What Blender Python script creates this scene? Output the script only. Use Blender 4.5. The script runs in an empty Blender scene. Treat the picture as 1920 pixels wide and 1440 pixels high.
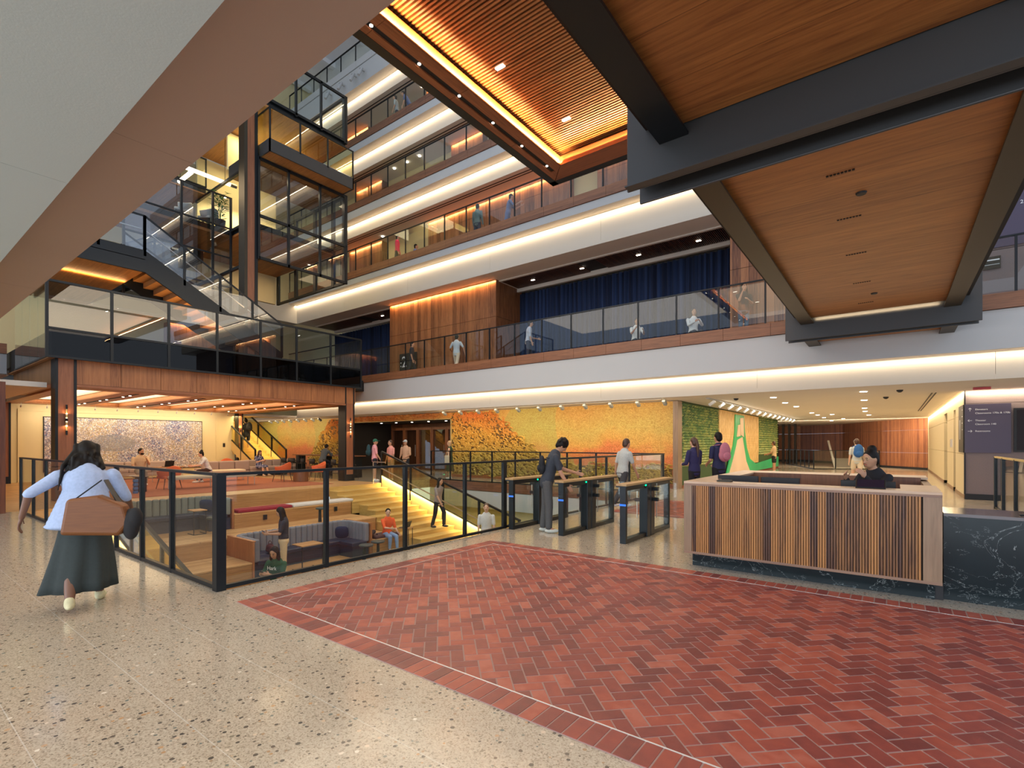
import bpy, bmesh, math, random
from mathutils import Vector, Matrix, Euler
random.seed(7)
C = bpy.context.scene.collection
PI = math.pi
# ---------------------------------------------------------------- camera
cam_d = bpy.data.cameras.new('camera'); cam = bpy.data.objects.new('camera', cam_d); C.objects.link(cam)
cam.location = (0, 0, 1.6); cam.rotation_euler = (PI/2, 0, math.radians(37.11))
cam_d.sensor_width = 36; cam_d.sensor_fit = 'HORIZONTAL'; cam_d.lens = 945.4/1920*36
cam_d.shift_y = 111/1920; cam_d.clip_end = 300; cam_d.clip_start = .05
bpy.context.scene.camera = cam
# ---------------------------------------------------------------- world, exposure
S = bpy.context.scene
S.view_settings.view_transform = 'Standard'; S.view_settings.look = 'None'
S.view_settings.exposure = 0.15; S.view_settings.gamma = 1.0
S.view_settings.use_curve_mapping = False
W = bpy.data.worlds.new('world'); S.world = W; W.use_nodes = True
bg = W.node_tree.nodes['Background']; bg.inputs[0].default_value = (.74, .84, 1.0, 1); bg.inputs[1].default_value = 1.0
S.cycles.max_bounces = 8; S.cycles.transparent_max_bounces = 24; S.cycles.diffuse_bounces = 4
S.cycles.sample_clamp_indirect = 6
# ---------------------------------------------------------------- large lights
WARM = (1.0, .72, .42); WARM2 = (1.0, .80, .56); AMB = (1.0, .55, .22)
def area(loc, sx, sy, power, col=WARM, rot=(0,0,0), name='light_strip', spread=180):
    d = bpy.data.lights.new(name, 'AREA'); d.shape = 'RECTANGLE'; d.size = sx; d.size_y = sy
    d.energy = power; d.color = col; d.spread = math.radians(spread)
    o = bpy.data.objects.new(name, d); C.objects.link(o); o.location = loc; o.rotation_euler = rot
    return o
def xcove(x0, x1, y, z, w, ppm, col=WARM2, tilt=0, spread=180):   # strip along X, facing down, tilt>0 leans to +Y
    return area(((x0+x1)/2, y, z), x1-x0, w, ppm*(x1-x0), col, (tilt, 0, 0), spread=spread)
def ycove(y0, y1, x, z, w, ppm, col=WARM2, tilt=0, spread=180):
    return area((x, (y0+y1)/2, z), w, y1-y0, ppm*(y1-y0), col, (0, tilt, 0), spread=spread)
YF, YP = 15.7, 16.2                      # fascia plane and recessed lit panel plane
XE = -28.3                               # far end wall of the atrium
LV = {2: dict(cb=4.63, ct=4.98, fb=3.73, pb=3.10, fl=4.73, rt=6.25),
      3: dict(cb=10.05, ct=10.40, fb=9.76, pb=8.70, fl=10.1, rt=11.56),
      4: dict(cb=13.53, ct=13.86, fb=13.13, pb=12.50, fl=13.55, rt=14.96),
      5: dict(cb=16.85, ct=17.20, fb=16.5, pb=15.77, fl=16.9, rt=18.2),
      6: dict(cb=20.7, ct=21.05, fb=19.75, pb=19.1, fl=20.7, rt=22.0)}
for k, v in LV.items():
    xcove(XE, 12, YP-.10, v['fb']-.02, .08, 6.5 if k > 2 else 4.2, (1, .80, .56), .35)
area((-10, 9, 26), 30, 12, 3600, (.82, .9, 1.0), name='skylight')                 # daylight from the atrium roof
area((-4, -8, 2.0), 26, 3.6, 1250, (.86, .92, 1.0), (PI/2, 0, 0), name='entrance_daylight')
area((-4, -.6, 3.6), 14, 2.4, 150, (1, .86, .70), name='lobby_fill')  # warm fill added to brighten the foreground floor
area((-2, 6.5, 8.0), 8, 6, 330, (1, .80, .60), name='canopy_fill')  # broad fill added under the canopy to brighten the brick floor
area((-10.5, 9, 8.0), 8, 7, 380, (1, .82, .60), name='pit_fill')   # fill added to light the pit; no lamp hangs there
area((-23, 8.5, 3.0), 8, 8, 170, WARM, name='lounge_light')
area((-2.2, 27, 3.05), 6, 18, 620, WARM2, name='corridor_light')
area((-2.5, 38, 3.0), 9, .4, 420, WARM2, (.9, 0, 0), name='corridor_wall_fill')  # fill added to lift the dark far corridor wall
area((-2.0, 18, 3.05), 6, 3, 80, WARM2, name='corridor_light')
area((-11.5, 16.4, 3.0), 11, .15, 85, (1, .78, .5), (.75, 0, 0), name='mural_light')
area((-30.5, 16.4, 3.0), 8, .15, 65, (1, .78, .5), (.75, 0, 0), name='mural_light')
area((-4.9, 27, 3.05), .15, 17, 150, (1, .9, .75), (0, -.75, 0), name='mural_light')
# ---------------------------------------------------------------- node materials
MATS = {}
class G:
    def __init__(s, name):
        s.m = bpy.data.materials.new(name); s.m.use_nodes = True; s.t = s.m.node_tree
        s.b = s.t.nodes['Principled BSDF']; s.out = s.t.nodes['Material Output']; MATS[name] = s.m
    def n(s, typ, ins=None, **kw):
        nd = s.t.nodes.new('ShaderNode'+typ)
        for k, v in kw.items(): setattr(nd, k, v)
        for k, v in (ins or {}).items(): s.set(nd.inputs[k], v)
        return nd
    def set(s, sock, v):
        if isinstance(v, bpy.types.NodeSocket): s.t.links.new(v, sock)
        elif isinstance(v, bpy.types.Node): s.t.links.new(v.outputs[0], sock)
        else:
            if isinstance(v, (tuple, list)) and len(v) == 3 and sock.type == 'RGBA': v = (*v, 1)
            sock.default_value = v
    def P(s, **kw):
        for k, v in kw.items(): s.set(s.b.inputs[{'col':'Base Color','rough':'Roughness','metal':'Metallic','nrm':'Normal','alpha':'Alpha','spec':'Specular IOR Level','em':'Emission Color','es':'Emission Strength','coat':'Coat Weight'}[k]], v)
        return s.m
    def co(s): return s.n('TexCoord').outputs['Object']
    def math(s, op, a, b=0.0): return s.n('Math', {0:a, 1:b}, operation=op).outputs[0]
    def mix(s, f, a, b, bt='MIX'):
        nd = s.n('MixRGB', {0:f, 1:a, 2:b}, blend_type=bt); return nd.outputs[0]
    def ramp(s, f, stops):
        nd = s.n('ValToRGB', {0:f}); e = nd.color_ramp.elements
        while len(e) < len(stops): e.new(.5)
        for i, (p, c) in enumerate(stops): e[i].position = p; e[i].color = (*c, 1) if len(c) == 3 else c
        return nd.outputs[0]
    def noise(s, scale, vec=None, det=3, rough=.5, dist=0):
        ins = {'Scale':scale, 'Detail':det, 'Roughness':rough, 'Distortion':dist}
        if vec is not None: ins['Vector'] = vec
        return s.n('TexNoise', ins).outputs[0]
    def mapv(s, vec, sc, rot=(0,0,0), loc=(0,0,0)): return s.n('Mapping', {'Vector':vec, 'Scale':sc, 'Rotation':rot, 'Location':loc}).outputs[0]
    def bump(s, h, st=.3, d=.01): return s.n('Bump', {'Height':h, 'Strength':st, 'Distance':d}).outputs[0]
def flat(name, col, rough=.5, metal=0, spec=.5, **kw):
    g = G(name); g.P(col=col, rough=rough, metal=metal, spec=spec, **kw); return g.m
def plaster(name, col, sc=60, var=.04, rough=.85):
    g = G(name); c = g.co(); n = g.noise(sc, c, 4); b = g.noise(.6, c, 2)
    f = g.math('MULTIPLY', b, 1.0)
    g.P(col=g.mix(f, tuple(x*(1-var) for x in col), tuple(min(1, x*(1+var)) for x in col)), rough=rough, nrm=g.bump(n, .15, .004)); return g.m
def emit(name, col, st):
    g = G(name); e = g.n('Emission', {0:(*col, 1), 1:st}); g.t.links.new(e.outputs[0], g.out.inputs[0]); return g.m
def glass(name, tint=(.93, .96, .95), refl=.9, base=.0):
    g = G(name); t = g.n('BsdfTransparent', {0:tint}); s_ = g.n('BsdfGlossy', {'Color':(1, 1, 1), 'Roughness':.0})
    fc = g.n('LayerWeight', {'Blend':.5}).outputs['Facing']
    f = g.math('MULTIPLY', g.math('ADD', .035, g.math('MULTIPLY', g.math('POWER', fc, 5.0), .7)), refl)
    if base: f = g.math('ADD', f, base)
    mx = g.n('MixShader', {0:f, 1:t, 2:s_}); g.t.links.new(mx.outputs[0], g.out.inputs[0]); return g.m
def wood(name, dark, light, grain='z', across='x', pw=.14, rough=.42, seam=.02, var=.35, gs=1.0, row=0):
    """boards run along the grain axis, board width pw along the across axis, optional cross joints every row metres"""
    g = G(name); c = g.co(); sep = g.n('SeparateXYZ', {0:c}); ax = {'x':0, 'y':1, 'z':2}
    a = sep.outputs[ax[across]]; q = g.math('DIVIDE', a, pw); cell = g.math('FLOOR', q)
    wn = g.n('TexWhiteNoise', {'W':cell}, noise_dimensions='1D')
    sc = [14*gs]*3; sc[ax[grain]] = .9*gs
    off = g.n('VectorMath', {0:g.mapv(c, tuple(sc)), 1:wn.outputs['Color']}, operation='ADD')
    off2 = g.n('VectorMath', {0:wn.outputs['Color'], 3:37.0}, operation='SCALE').outputs[0]
    v = g.n('VectorMath', {0:off.outputs[0], 1:off2}, operation='ADD').outputs[0]
    n1 = g.noise(1.0, v, 5, .6, 1.2); n2 = g.noise(5, v, 3)
    f = g.math('ADD', g.math('MULTIPLY', n1, .8), g.math('MULTIPLY', n2, .25))
    f = g.math('ADD', f, g.math('MULTIPLY', g.math('SUBTRACT', wn.outputs[0], .5), var))
    col = g.ramp(f, [(.28, dark), (.5, tuple((x+y)/2 for x, y in zip(dark, light))), (.78, light)])
    if seam:
        fr = g.math('FRACT', q); d = g.math('MINIMUM', fr, g.math('SUBTRACT', 1.0, fr))
        k = g.math('LESS_THAN', d, seam)
        if row:
            fz = g.math('FRACT', g.math('DIVIDE', sep.outputs[ax[grain]], row)); k = g.math('MAXIMUM', k, g.math('LESS_THAN', fz, .012/row))
        col = g.mix(g.math('MULTIPLY', k, .75), col, tuple(x*.25 for x in dark))
    g.P(col=col, rough=rough, nrm=g.bump(f, .08, .003)); return g.m
WD, WL = (.115, .036, .012), (.40, .16, .058)        # walnut
M = {}
M['walnut_v_x'] = wood('walnut_panel_x', WD, WL, 'z', 'x', .24)
M['walnut_v_y'] = wood('walnut_panel_y', WD, WL, 'z', 'y', .24)
M['walnut_h_x'] = wood('walnut_band_x', (.10, .035, .016), (.30, .125, .055), 'x', 'z', .6, seam=0)
M['walnut_h_y'] = wood('walnut_band_y', (.10, .035, .016), (.30, .125, .055), 'y', 'z', .6, seam=0)
M['bridge_wood'] = wood('bridge_soffit_wood', (.19, .065, .016), (.50, .215, .055), 'x', 'y', .62, rough=.5, seam=.004, var=.12)
M['slat_wood'] = wood('slat_wood', (.17, .055, .016), (.36, .14, .045), 'x', 'y', .09, seam=0)
M['canopy_wood'] = wood('canopy_trim_wood', (.15, .04, .013), (.32, .10, .034), 'y', 'x', .5, seam=0, var=.15)
M['dark_slat'] = wood('dark_slat_wood', (.05, .018, .008), (.13, .05, .022), 'y', 'x', .08, seam=0)
M['oak_y'] = wood('oak_tread', (.38, .19, .07), (.66, .40, .18), 'y', 'x', .16, rough=.38, seam=.012, var=.3, row=1.6)
M['oak_r'] = wood('oak_riser', (.27, .125, .04), (.50, .27, .10), 'y', 'z', .22, rough=.42, seam=0, var=.1, row=1.6)
M['oak_stair'] = wood('oak_stair', (.42, .24, .06), (.66, .44, .14), 'y', 'z', .6, rough=.4, seam=0, var=.1)
M['booth_wood'] = wood('booth_wood', (.25, .085, .028), (.46, .19, .07), 'z', 'x', .5, seam=0, var=.1)
M['desk_wood'] = wood('desk_slat_wood', (.07, .022, .007), (.48, .21, .055), 'z', 'x', .079, rough=.45, seam=0, var=.55, gs=.9)
M['desk_frame'] = wood('desk_frame_wood', (.17, .10, .055), (.34, .22, .13), 'z', 'y', .9, seam=0, var=.1)
M['desk_top'] = wood('desk_top_wood', (.42, .27, .16), (.66, .48, .33), 'x', 'y', .9, rough=.35, seam=0, var=.1)
M['desk_dark'] = wood('desk_inner_wood', (.12, .04, .016), (.26, .10, .04), 'z', 'x', .5, seam=0)
M['cab_wood'] = wood('wall_cabinet_wood', (.09, .025, .012), (.24, .08, .035), 'z', 'y', .5, rough=.35, seam=0)
M['table_wood'] = wood('table_wood', (.30, .14, .05), (.52, .28, .11), 'y', 'x', .8, seam=0)
M['column_wood'] = wood('column_wood', (.16, .055, .025), (.34, .13, .06), 'z', 'y', .9, seam=0, var=.05)
M['white'] = plaster('white_plaster', (.47, .475, .47))
M['panel'] = plaster('cream_panel', (.54, .50, .43))
M['ceil'] = plaster('ceiling_paint', (.66, .60, .52))
M['soffit'] = plaster('soffit_warm_lit', (.40, .30, .255), 200)  # warm light on this soffit is put into its colour
M['beam_daylit'] = plaster('beam_plaster_daylit', (.43, .49, .49), 90)  # cool entrance daylight is put into this soffit's colour
M['yellow'] = plaster('warm_cream_paint', (.74, .62, .34))
M['skyceil'] = plaster('upper_ceiling_paint', (.80, .81, .82))
M['steel'] = flat('black_steel', (.010, .014, .018), .38, .4)
M['steel2'] = flat('dark_bronze_steel', (.045, .038, .026), .45, .4)
M['beamsteel'] = flat('grey_beam_steel', (.046, .048, .050), .48, .25)
M['beambronze'] = flat('bronze_beam_steel', (.052, .040, .022), .5, .3)
M['brassy'] = flat('bronze_gold_metal', (.74, .56, .24), .45, .3)
M['handrail'] = flat('brushed_steel', (.62, .60, .56), .3, .9)
M['black'] = flat('matt_black', (.008, .008, .010), .55)
M['soot'] = flat('dark_recess', (.015, .011, .009), .8)
M['glass'] = glass('clear_glass')
M['glass_tint'] = glass('tinted_glass', (.28, .27, .26), .4, .01)
M['glass_gold'] = glass('gold_glass', (.93, .88, .62), .9, .03)
M['glass_dark'] = glass('dark_reflective_glass', (.80, .83, .86), 1.0, .045)
M['carpet'] = plaster('rust_carpet', (.36, .11, .05), 250, .15, .95)
M['pit'] = plaster('pit_floor_stone', (.30, .27, .22), 120, .1, .5)
def mk_terrazzo():
    g = G('terrazzo'); c = g.co()
    v = g.n('TexVoronoi', {'Vector':g.mapv(c, (1, 1, 1)), 'Scale':33.0, 'Randomness':1.0}); ds = v.outputs['Distance']; cc = v.outputs['Color']
    sp = g.n('SeparateColor', {0:cc}); r = sp.outputs[0]; r2 = sp.outputs[1]
    chip = g.math('MULTIPLY', g.math('LESS_THAN', ds, g.math('MULTIPLY', r2, .46)), g.math('GREATER_THAN', r, .52))
    cr = g.ramp(sp.outputs[2], [(.0, (.06, .055, .05)), (.35, (.16, .13, .10)), (.6, (.30, .25, .19)), (.8, (.13, .16, .15)), (.93, (.45, .26, .12)), (1, (.75, .70, .6))])
    v2 = g.n('TexVoronoi', {'Vector':c, 'Scale':130.0}); s2 = g.n('SeparateColor', {0:v2.outputs['Color']})
    base = g.ramp(s2.outputs[0], [(0, (.20, .165, .12)), (.25, (.40, .34, .26)), (1, (.54, .47, .37))])
    base = g.mix(g.math('MULTIPLY', g.noise(.8, c, 3), .35), base, (.40, .34, .26))
    col = g.mix(chip, base, cr)
    sx = g.n('SeparateXYZ', {0:c})
    def line(o, per, off):
        f = g.math('FRACT', g.math('DIVIDE', g.math('ADD', o, off), per)); return g.math('LESS_THAN', g.math('ABSOLUTE', g.math('SUBTRACT', f, .5)), .0025/per*1.2)
    ln = line(sx.outputs[1], .61, -.265)
    col = g.mix(g.math('MULTIPLY', ln, .35), col, (.72, .72, .69))
    g.P(col=col, rough=g.math('ADD', g.math('MULTIPLY', g.noise(3, c), .08), .10), spec=.55); return g.m
M['terrazzo'] = mk_terrazzo()
def mk_marble():
    g = G('black_marble'); c = g.co(); m = g.mapv(c, (1, 1, 1.6), (0, .5, 0))
    w = g.noise(1.1, m, 6, .6, 1.5); k = g.math('ABSOLUTE', g.math('SUBTRACT', w, .5)); vein = g.math('LESS_THAN', k, .0016)
    w2 = g.noise(2.6, g.mapv(c, (1, 1, 1.8), (0, .65, 0), (4, 2, 1)), 7, .65, 1.0); v2 = g.math('MULTIPLY', g.math('LESS_THAN', g.math('ABSOLUTE', g.math('SUBTRACT', w2, .47)), .0022), g.math('GREATER_THAN', g.noise(4, c), .52))
    sp = g.math('GREATER_THAN', g.noise(26, c, 2), .80)
    col = g.mix(g.math('MAXIMUM', g.math('MULTIPLY', vein, .5), g.math('MAXIMUM', g.math('MULTIPLY', v2, .55), g.math('MULTIPLY', sp, .5))), g.mix(g.noise(3, c, 5), (.003, .008, .010), (.010, .022, .027)), (.42, .48, .48))
    g.P(col=col, rough=.2, spec=.25); return g.m
M['marble'] = mk_marble()
def mk_brick():
    g = G('red_brick'); at = g.n('Attribute', attribute_name='tone'); c = g.co()
    f = g.math('ADD', at.outputs['Fac'], g.math('MULTIPLY', g.math('SUBTRACT', g.noise(9, c, 4), .5), .8))
    col = g.ramp(f, [(0, (.17, .040, .036)), (.45, (.27, .058, .045)), (.8, (.36, .078, .048)), (1, (.42, .12, .08))])
    g.P(col=col, rough=g.math('ADD', .28, g.math('MULTIPLY', g.noise(7, c), .25)), nrm=g.bump(g.noise(90, c, 4), .25, .003)); return g.m
M['brick'] = mk_brick(); M['mortar'] = flat('mortar', (.36, .24, .21), .8); M['inlay'] = flat('metal_inlay', (.72, .70, .66), .4, .3)
def mk_mural(name, kind):
    g = G(name); c = g.co(); s_ = g.n('SeparateXYZ', {0:c}); z = s_.outputs[2]; x = s_.outputs[0]; y = s_.outputs[1]
    n = g.noise(.55, c, 4, .6); zz = g.math('ADD', g.math('DIVIDE', z, 3.1), g.math('MULTIPLY', g.math('SUBTRACT', n, .5), .7))
    streak = g.noise(1.0, g.mapv(c, (9, 9, 14), (0, .7, 0)), 4, .6, 2.5)
    if kind == 'flame':
        base = g.ramp(zz, [(.10, (.55, .13, .03)), (.36, (.85, .19, .035)), (.50, (.80, .40, .05)), (.70, (.62, .44, .07)), (1, (.66, .34, .04))])
        gr = g.noise(.4, g.mapv(c, (1, 1, .4), (0, 0, 0), (3, 1, 7)), 2)
        base = g.mix(g.math('MULTIPLY', g.math('GREATER_THAN', gr, .52), .5), base, (.38, .46, .08))
        col = g.mix(g.ramp(streak, [(.38, (0,0,0)), (.62, (1,1,1))]), g.mix(.5, base, (.30, .10, .01)), g.mix(.12, base, (1, .8, .4)))
        fx = g.math('FRACT', g.math('DIVIDE', x, .95)); fz = g.math('FRACT', g.math('DIVIDE', z, .72))
        ln = g.math('MAXIMUM', g.math('LESS_THAN', fx, .012), g.math('LESS_THAN', fz, .014))
        col = g.mix(g.math('MULTIPLY', ln, .4), col, (.3, .2, .03))
    elif kind == 'curls':
        col = g.ramp(zz, [(.1, (.30, .24, .05)), (.35, (.52, .36, .06)), (.62, (.75, .42, .06)), (1, (.80, .20, .04))])
        col = g.mix(g.math('MULTIPLY', streak, .5), col, (.9, .62, .2))
    elif kind == 'green':
        vo = g.n('TexVoronoi', {'Vector':c, 'Scale':9.0}).outputs['Color']; vr = g.n('SeparateColor', {0:vo}).outputs[0]
        col = g.ramp(g.math('ADD', g.math('MULTIPLY', g.math('SUBTRACT', 1.0, g.math('DIVIDE', z, 3.2)), .45), g.math('ADD', g.math('MULTIPLY', g.noise(7, c, 4), .2), g.math('MULTIPLY', vr, .5))), [(.15, (.02, .10, .04)), (.42, (.14, .27, .08)), (.6, (.56, .54, .16)), (.72, (.26, .40, .12)), (1, (.95, .90, .5))])
    elif kind == 'straw':
        col = g.ramp(g.noise(1.0, g.mapv(c, (30, 30, 4)), 4), [(.3, (.42, .22, .05)), (.5, (.72, .46, .16)), (.7, (.85, .66, .34))])
    g.P(col=col, rough=.5, nrm=g.bump(streak, .5, .02)); return g.m
M['flame'] = mk_mural('painted_relief_flame', 'flame'); M['curls'] = mk_mural('painted_relief_gold', 'curls')
M['green'] = mk_mural('painted_relief_green', 'green'); M['straw'] = mk_mural('painted_relief_straw', 'straw')
M['jade'] = plaster('jade_green_tile', (.03, .48, .17), 30, .35, .35); M['peach'] = plaster('peach_tile', (.80, .60, .42), 14, .2, .4)
def mk_painting():
    g = G('dripped_paint_canvas'); c = g.co(); col = g.mix(g.ramp(g.noise(.9, c, 3), [(.4, (0,0,0)), (.6, (1,1,1))]), (.10, .10, .20), (.40, .30, .14))
    for i, (sc, c2, th) in enumerate([(15, (.10, .16, .42), .62), (17, (.75, .50, .12), .63), (19, (.62, .12, .10), .66), (16, (.85, .83, .78), .58), (23, (.02, .02, .04), .66), (18, (.25, .35, .55), .6), (13, (.80, .62, .60), .64), (27, (.95, .92, .85), .62), (30, (.05, .05, .12), .64)]):
        n = g.noise(sc, g.mapv(c, (1, 1, 1), (0, 0, 0), (i*3.1, i*1.7, i)), 5, .6, 1.5)
        col = g.mix(g.math('GREATER_THAN', n, th-.02), col, c2)
    s_ = g.n('SeparateXYZ', {0:c})
    dx = g.math('DIVIDE', g.math('SUBTRACT', s_.outputs[1], 7.35), .95); dz = g.math('DIVIDE', g.math('SUBTRACT', s_.outputs[2], 1.62), .42)
    d = g.math('SQRT', g.math('ADD', g.math('MULTIPLY', dx, dx), g.math('MULTIPLY', dz, dz)))
    k = g.math('LESS_THAN', g.math('ADD', d, g.math('MULTIPLY', g.noise(3, c), .5)), 1.15)
    col = g.mix(g.math('MULTIPLY', k, .6), col, (.20, .22, .26))
    g.P(col=col, rough=.6); return g.m
M['painting'] = mk_painting()
def mk_fabric(name, c1, c2, sc=300, rough=.9):
    g = G(name); c = g.co(); n = g.noise(sc, c, 3); g.P(col=g.mix(n, c1, c2), rough=rough, nrm=g.bump(n, .3, .002)); return g.m
M['textile'] = mk_fabric('grey_textile_wall', (.17, .13, .13), (.27, .21, .20), 60)
M['tan_panel'] = mk_fabric('tan_wall_panel', (.52, .42, .24), (.62, .51, .31), 40, .6)
M['sign'] = flat('aubergine_sign', (.075, .058, .10), .5)
def mk_curtain():
    g = G('navy_curtain'); c = g.co(); n = g.noise(1.0, g.mapv(c, (9, 9, .15)), 4)
    g.P(col=g.ramp(n, [(.35, (.003, .008, .03)), (.7, (.02, .045, .13))]), rough=.85); return g.m
M['curtain'] = mk_curtain()
# ---------------------------------------------------------------- mesh building
class MB:
    def __init__(s): s.v = []; s.f = []
    def add(s, vs, fs):
        o = len(s.v); s.v += [tuple(v) for v in vs]; s.f += [tuple(i+o for i in f) for f in fs]; return s
    def box(s, x0, x1, y0, y1, z0, z1):
        return s.add([(x0,y0,z0),(x1,y0,z0),(x1,y1,z0),(x0,y1,z0),(x0,y0,z1),(x1,y0,z1),(x1,y1,z1),(x0,y1,z1)],
              [(0,3,2,1),(4,5,6,7),(0,1,5,4),(1,2,6,5),(2,3,7,6),(3,0,4,7)])
    def rbox(s, c, sz, m):      # box of size sz, centre c, rotation Matrix m
        vs = [Vector((a*sz[0]/2, b*sz[1]/2, d*sz[2]/2)) for d in (-1,1) for a, b in ((-1,-1),(1,-1),(1,1),(-1,1))]
        return s.add([m @ v + Vector(c) for v in vs], [(0,3,2,1),(4,5,6,7),(0,1,5,4),(1,2,6,5),(2,3,7,6),(3,0,4,7)])
    def bar(s, p0, p1, w, h, up=(0,0,1)):
        p0 = Vector(p0); p1 = Vector(p1); d = (p1-p0).normalized(); u = Vector(up)
        if abs(d.dot(u)) > .99: u = Vector((1,0,0))
        a = d.cross(u).normalized(); b = a.cross(d)
        vs = [p + a*sx*w/2 + b*sy*h/2 for p in (p0, p1) for sx, sy in ((-1,-1),(1,-1),(1,1),(-1,1))]
        return s.add(vs, [(0,1,2,3),(7,6,5,4),(0,4,5,1),(1,5,6,2),(2,6,7,3),(3,7,4,0)])
    def tube(s, p0, p1, r0, r1=None, n=10):
        r1 = r0 if r1 is None else r1; p0 = Vector(p0); p1 = Vector(p1); d = (p1-p0).normalized()
        u = Vector((0,0,1)) if abs(d.z) < .9 else Vector((1,0,0)); a = d.cross(u).normalized(); b = a.cross(d)
        vs = [p + (a*math.cos(2*PI*i/n)+b*math.sin(2*PI*i/n))*r for p, r in ((p0, r0), (p1, r1)) for i in range(n)]
        fs = [(i, (i+1)%n, n+(i+1)%n, n+i) for i in range(n)] + [tuple(range(n-1,-1,-1)), tuple(range(n, 2*n))]
        return s.add(vs, fs)
    def lathe(s, prof, c=(0,0,0), n=20):
        vs = [(c[0]+r*math.cos(2*PI*i/n), c[1]+r*math.sin(2*PI*i/n), c[2]+z) for r, z in prof for i in range(n)]
        fs = [(k*n+i, k*n+(i+1)%n, (k+1)*n+(i+1)%n, (k+1)*n+i) for k in range(len(prof)-1) for i in range(n)]
        fs += [tuple(range(n-1,-1,-1)), tuple(range((len(prof)-1)*n, len(prof)*n))]
        return s.add(vs, fs)
    def prism(s, pts, ax, a0, a1):   # polygon in the plane normal to axis ax, extruded a0..a1
        def P(p, a): return (a, p[0], p[1]) if ax == 'x' else (p[0], a, p[1]) if ax == 'y' else (p[0], p[1], a)
        n = len(pts); vs = [P(p, a0) for p in pts]+[P(p, a1) for p in pts]
        return s.add(vs, [(i, (i+1)%n, n+(i+1)%n, n+i) for i in range(n)]+[tuple(range(n-1,-1,-1)), tuple(range(n, 2*n))])
    def sphere(s, c, r, n=14, m=9, rot=None):
        r = (r, r, r) if not isinstance(r, (tuple, list)) else r; vs = []; c = Vector(c)
        for j in range(1, m):
            t = PI*j/m
            for i in range(n):
                v = Vector((r[0]*math.sin(t)*math.cos(2*PI*i/n), r[1]*math.sin(t)*math.sin(2*PI*i/n), r[2]*math.cos(t)))
                vs.append(c + (rot @ v if rot else v))
        k = len(vs); tp = Vector((0,0,r[2])); vs += [c+(rot@tp if rot else tp), c-(rot@tp if rot else tp)]
        fs = [(j*n+i, (j+1)*n+i, (j+1)*n+(i+1)%n, j*n+(i+1)%n) for j in range(m-2) for i in range(n)]
        fs += [(k, i, (i+1)%n) for i in range(n)] + [(k+1, (m-2)*n+(i+1)%n, (m-2)*n+i) for i in range(n)]
        return s.add(vs, fs)
    def build(s, name, mat, parent=None, loc=(0,0,0), bevel=0, smooth=False, seg=2):
        me = bpy.data.meshes.new(name); me.from_pydata(s.v, [], s.f); me.update()
        bm = bmesh.new(); bm.from_mesh(me); bmesh.ops.recalc_face_normals(bm, faces=bm.faces); bm.to_mesh(me); bm.free()
        o = bpy.data.objects.new(name, me); C.objects.link(o); o.location = loc
        if mat: me.materials.append(M[mat] if isinstance(mat, str) else mat)
        if parent: o.parent = parent
        if smooth: me.polygons.foreach_set('use_smooth', [True]*len(me.polygons))
        if bevel:
            b = o.modifiers.new('bevel', 'BEVEL'); b.width = bevel; b.segments = seg; b.limit_method = 'ANGLE'; b.angle_limit = .6
        return o
def tag(o, label=None, cat=None, group=None, kind=None):
    if label: o['label'] = label
    if cat: o['category'] = cat
    if group: o['group'] = group
    if kind: o['kind'] = kind
    return o
def thing(name, label, cat, loc=(0,0,0), rz=0, group=None):
    o = bpy.data.objects.new(name, None); C.objects.link(o); o.empty_display_size = .1
    o.location = loc; o.rotation_euler = (0, 0, rz); return tag(o, label, cat, group)
def struct(name, mb, mat, **kw): return tag(mb.build(name, mat, **kw), kind='structure')
def dup(root, loc, rz=None, label=None, group=None):
    def cp(o, par):
        c = o.copy(); C.objects.link(c); c.parent = par
        for ch in kids.get(o, []): cp(ch, c)
        return c
    kids = {}
    for o in C.objects:
        if o.parent: kids.setdefault(o.parent, []).append(o)
    r = cp(root, None); r.location = loc
    if rz is not None: r.rotation_euler = (0, 0, rz)
    if label: r['label'] = label
    if group: r['group'] = group
    return r
def text(s, size, mat, parent, loc, rot, name='lettering', ext=.002, align='LEFT', sx=1):
    cu = bpy.data.curves.new(name, 'FONT'); cu.body = s; cu.size = size; cu.extrude = ext; cu.align_x = align
    q = bpy.data.objects.new(name, cu); C.objects.link(q); bpy.context.view_layer.update()
    me = bpy.data.meshes.new_from_object(q.evaluated_get(bpy.context.evaluated_depsgraph_get())); bpy.data.objects.remove(q)
    me.materials.clear(); me.materials.append(mat if not isinstance(mat, str) else M[mat]); o = bpy.data.objects.new(name, me); C.objects.link(o)
    o.location = loc; o.rotation_euler = rot; o.scale = (sx, 1, 1)
    if parent: o.parent = parent
    return o
# ---------------------------------------------------------------- picture column -> point on a real vertical plane
def on_y(px, y):                    # x of the point of plane Y=y seen in picture column px
    t = (px-960)/945.4; D = y/(.6033*t+.7975); return (.7975*t-.6033)*D
def on_x(px, x):
    t = (px-960)/945.4; D = x/(.7975*t-.6033); return (.6033*t+.7975)*D
def on_fl(px, py, z=0.0):
    D = 945.4*(1.6-z)/(py-831); R = (px-960)/945.4*D; return (.7975*R-.6033*D, .6033*R+.7975*D)
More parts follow.
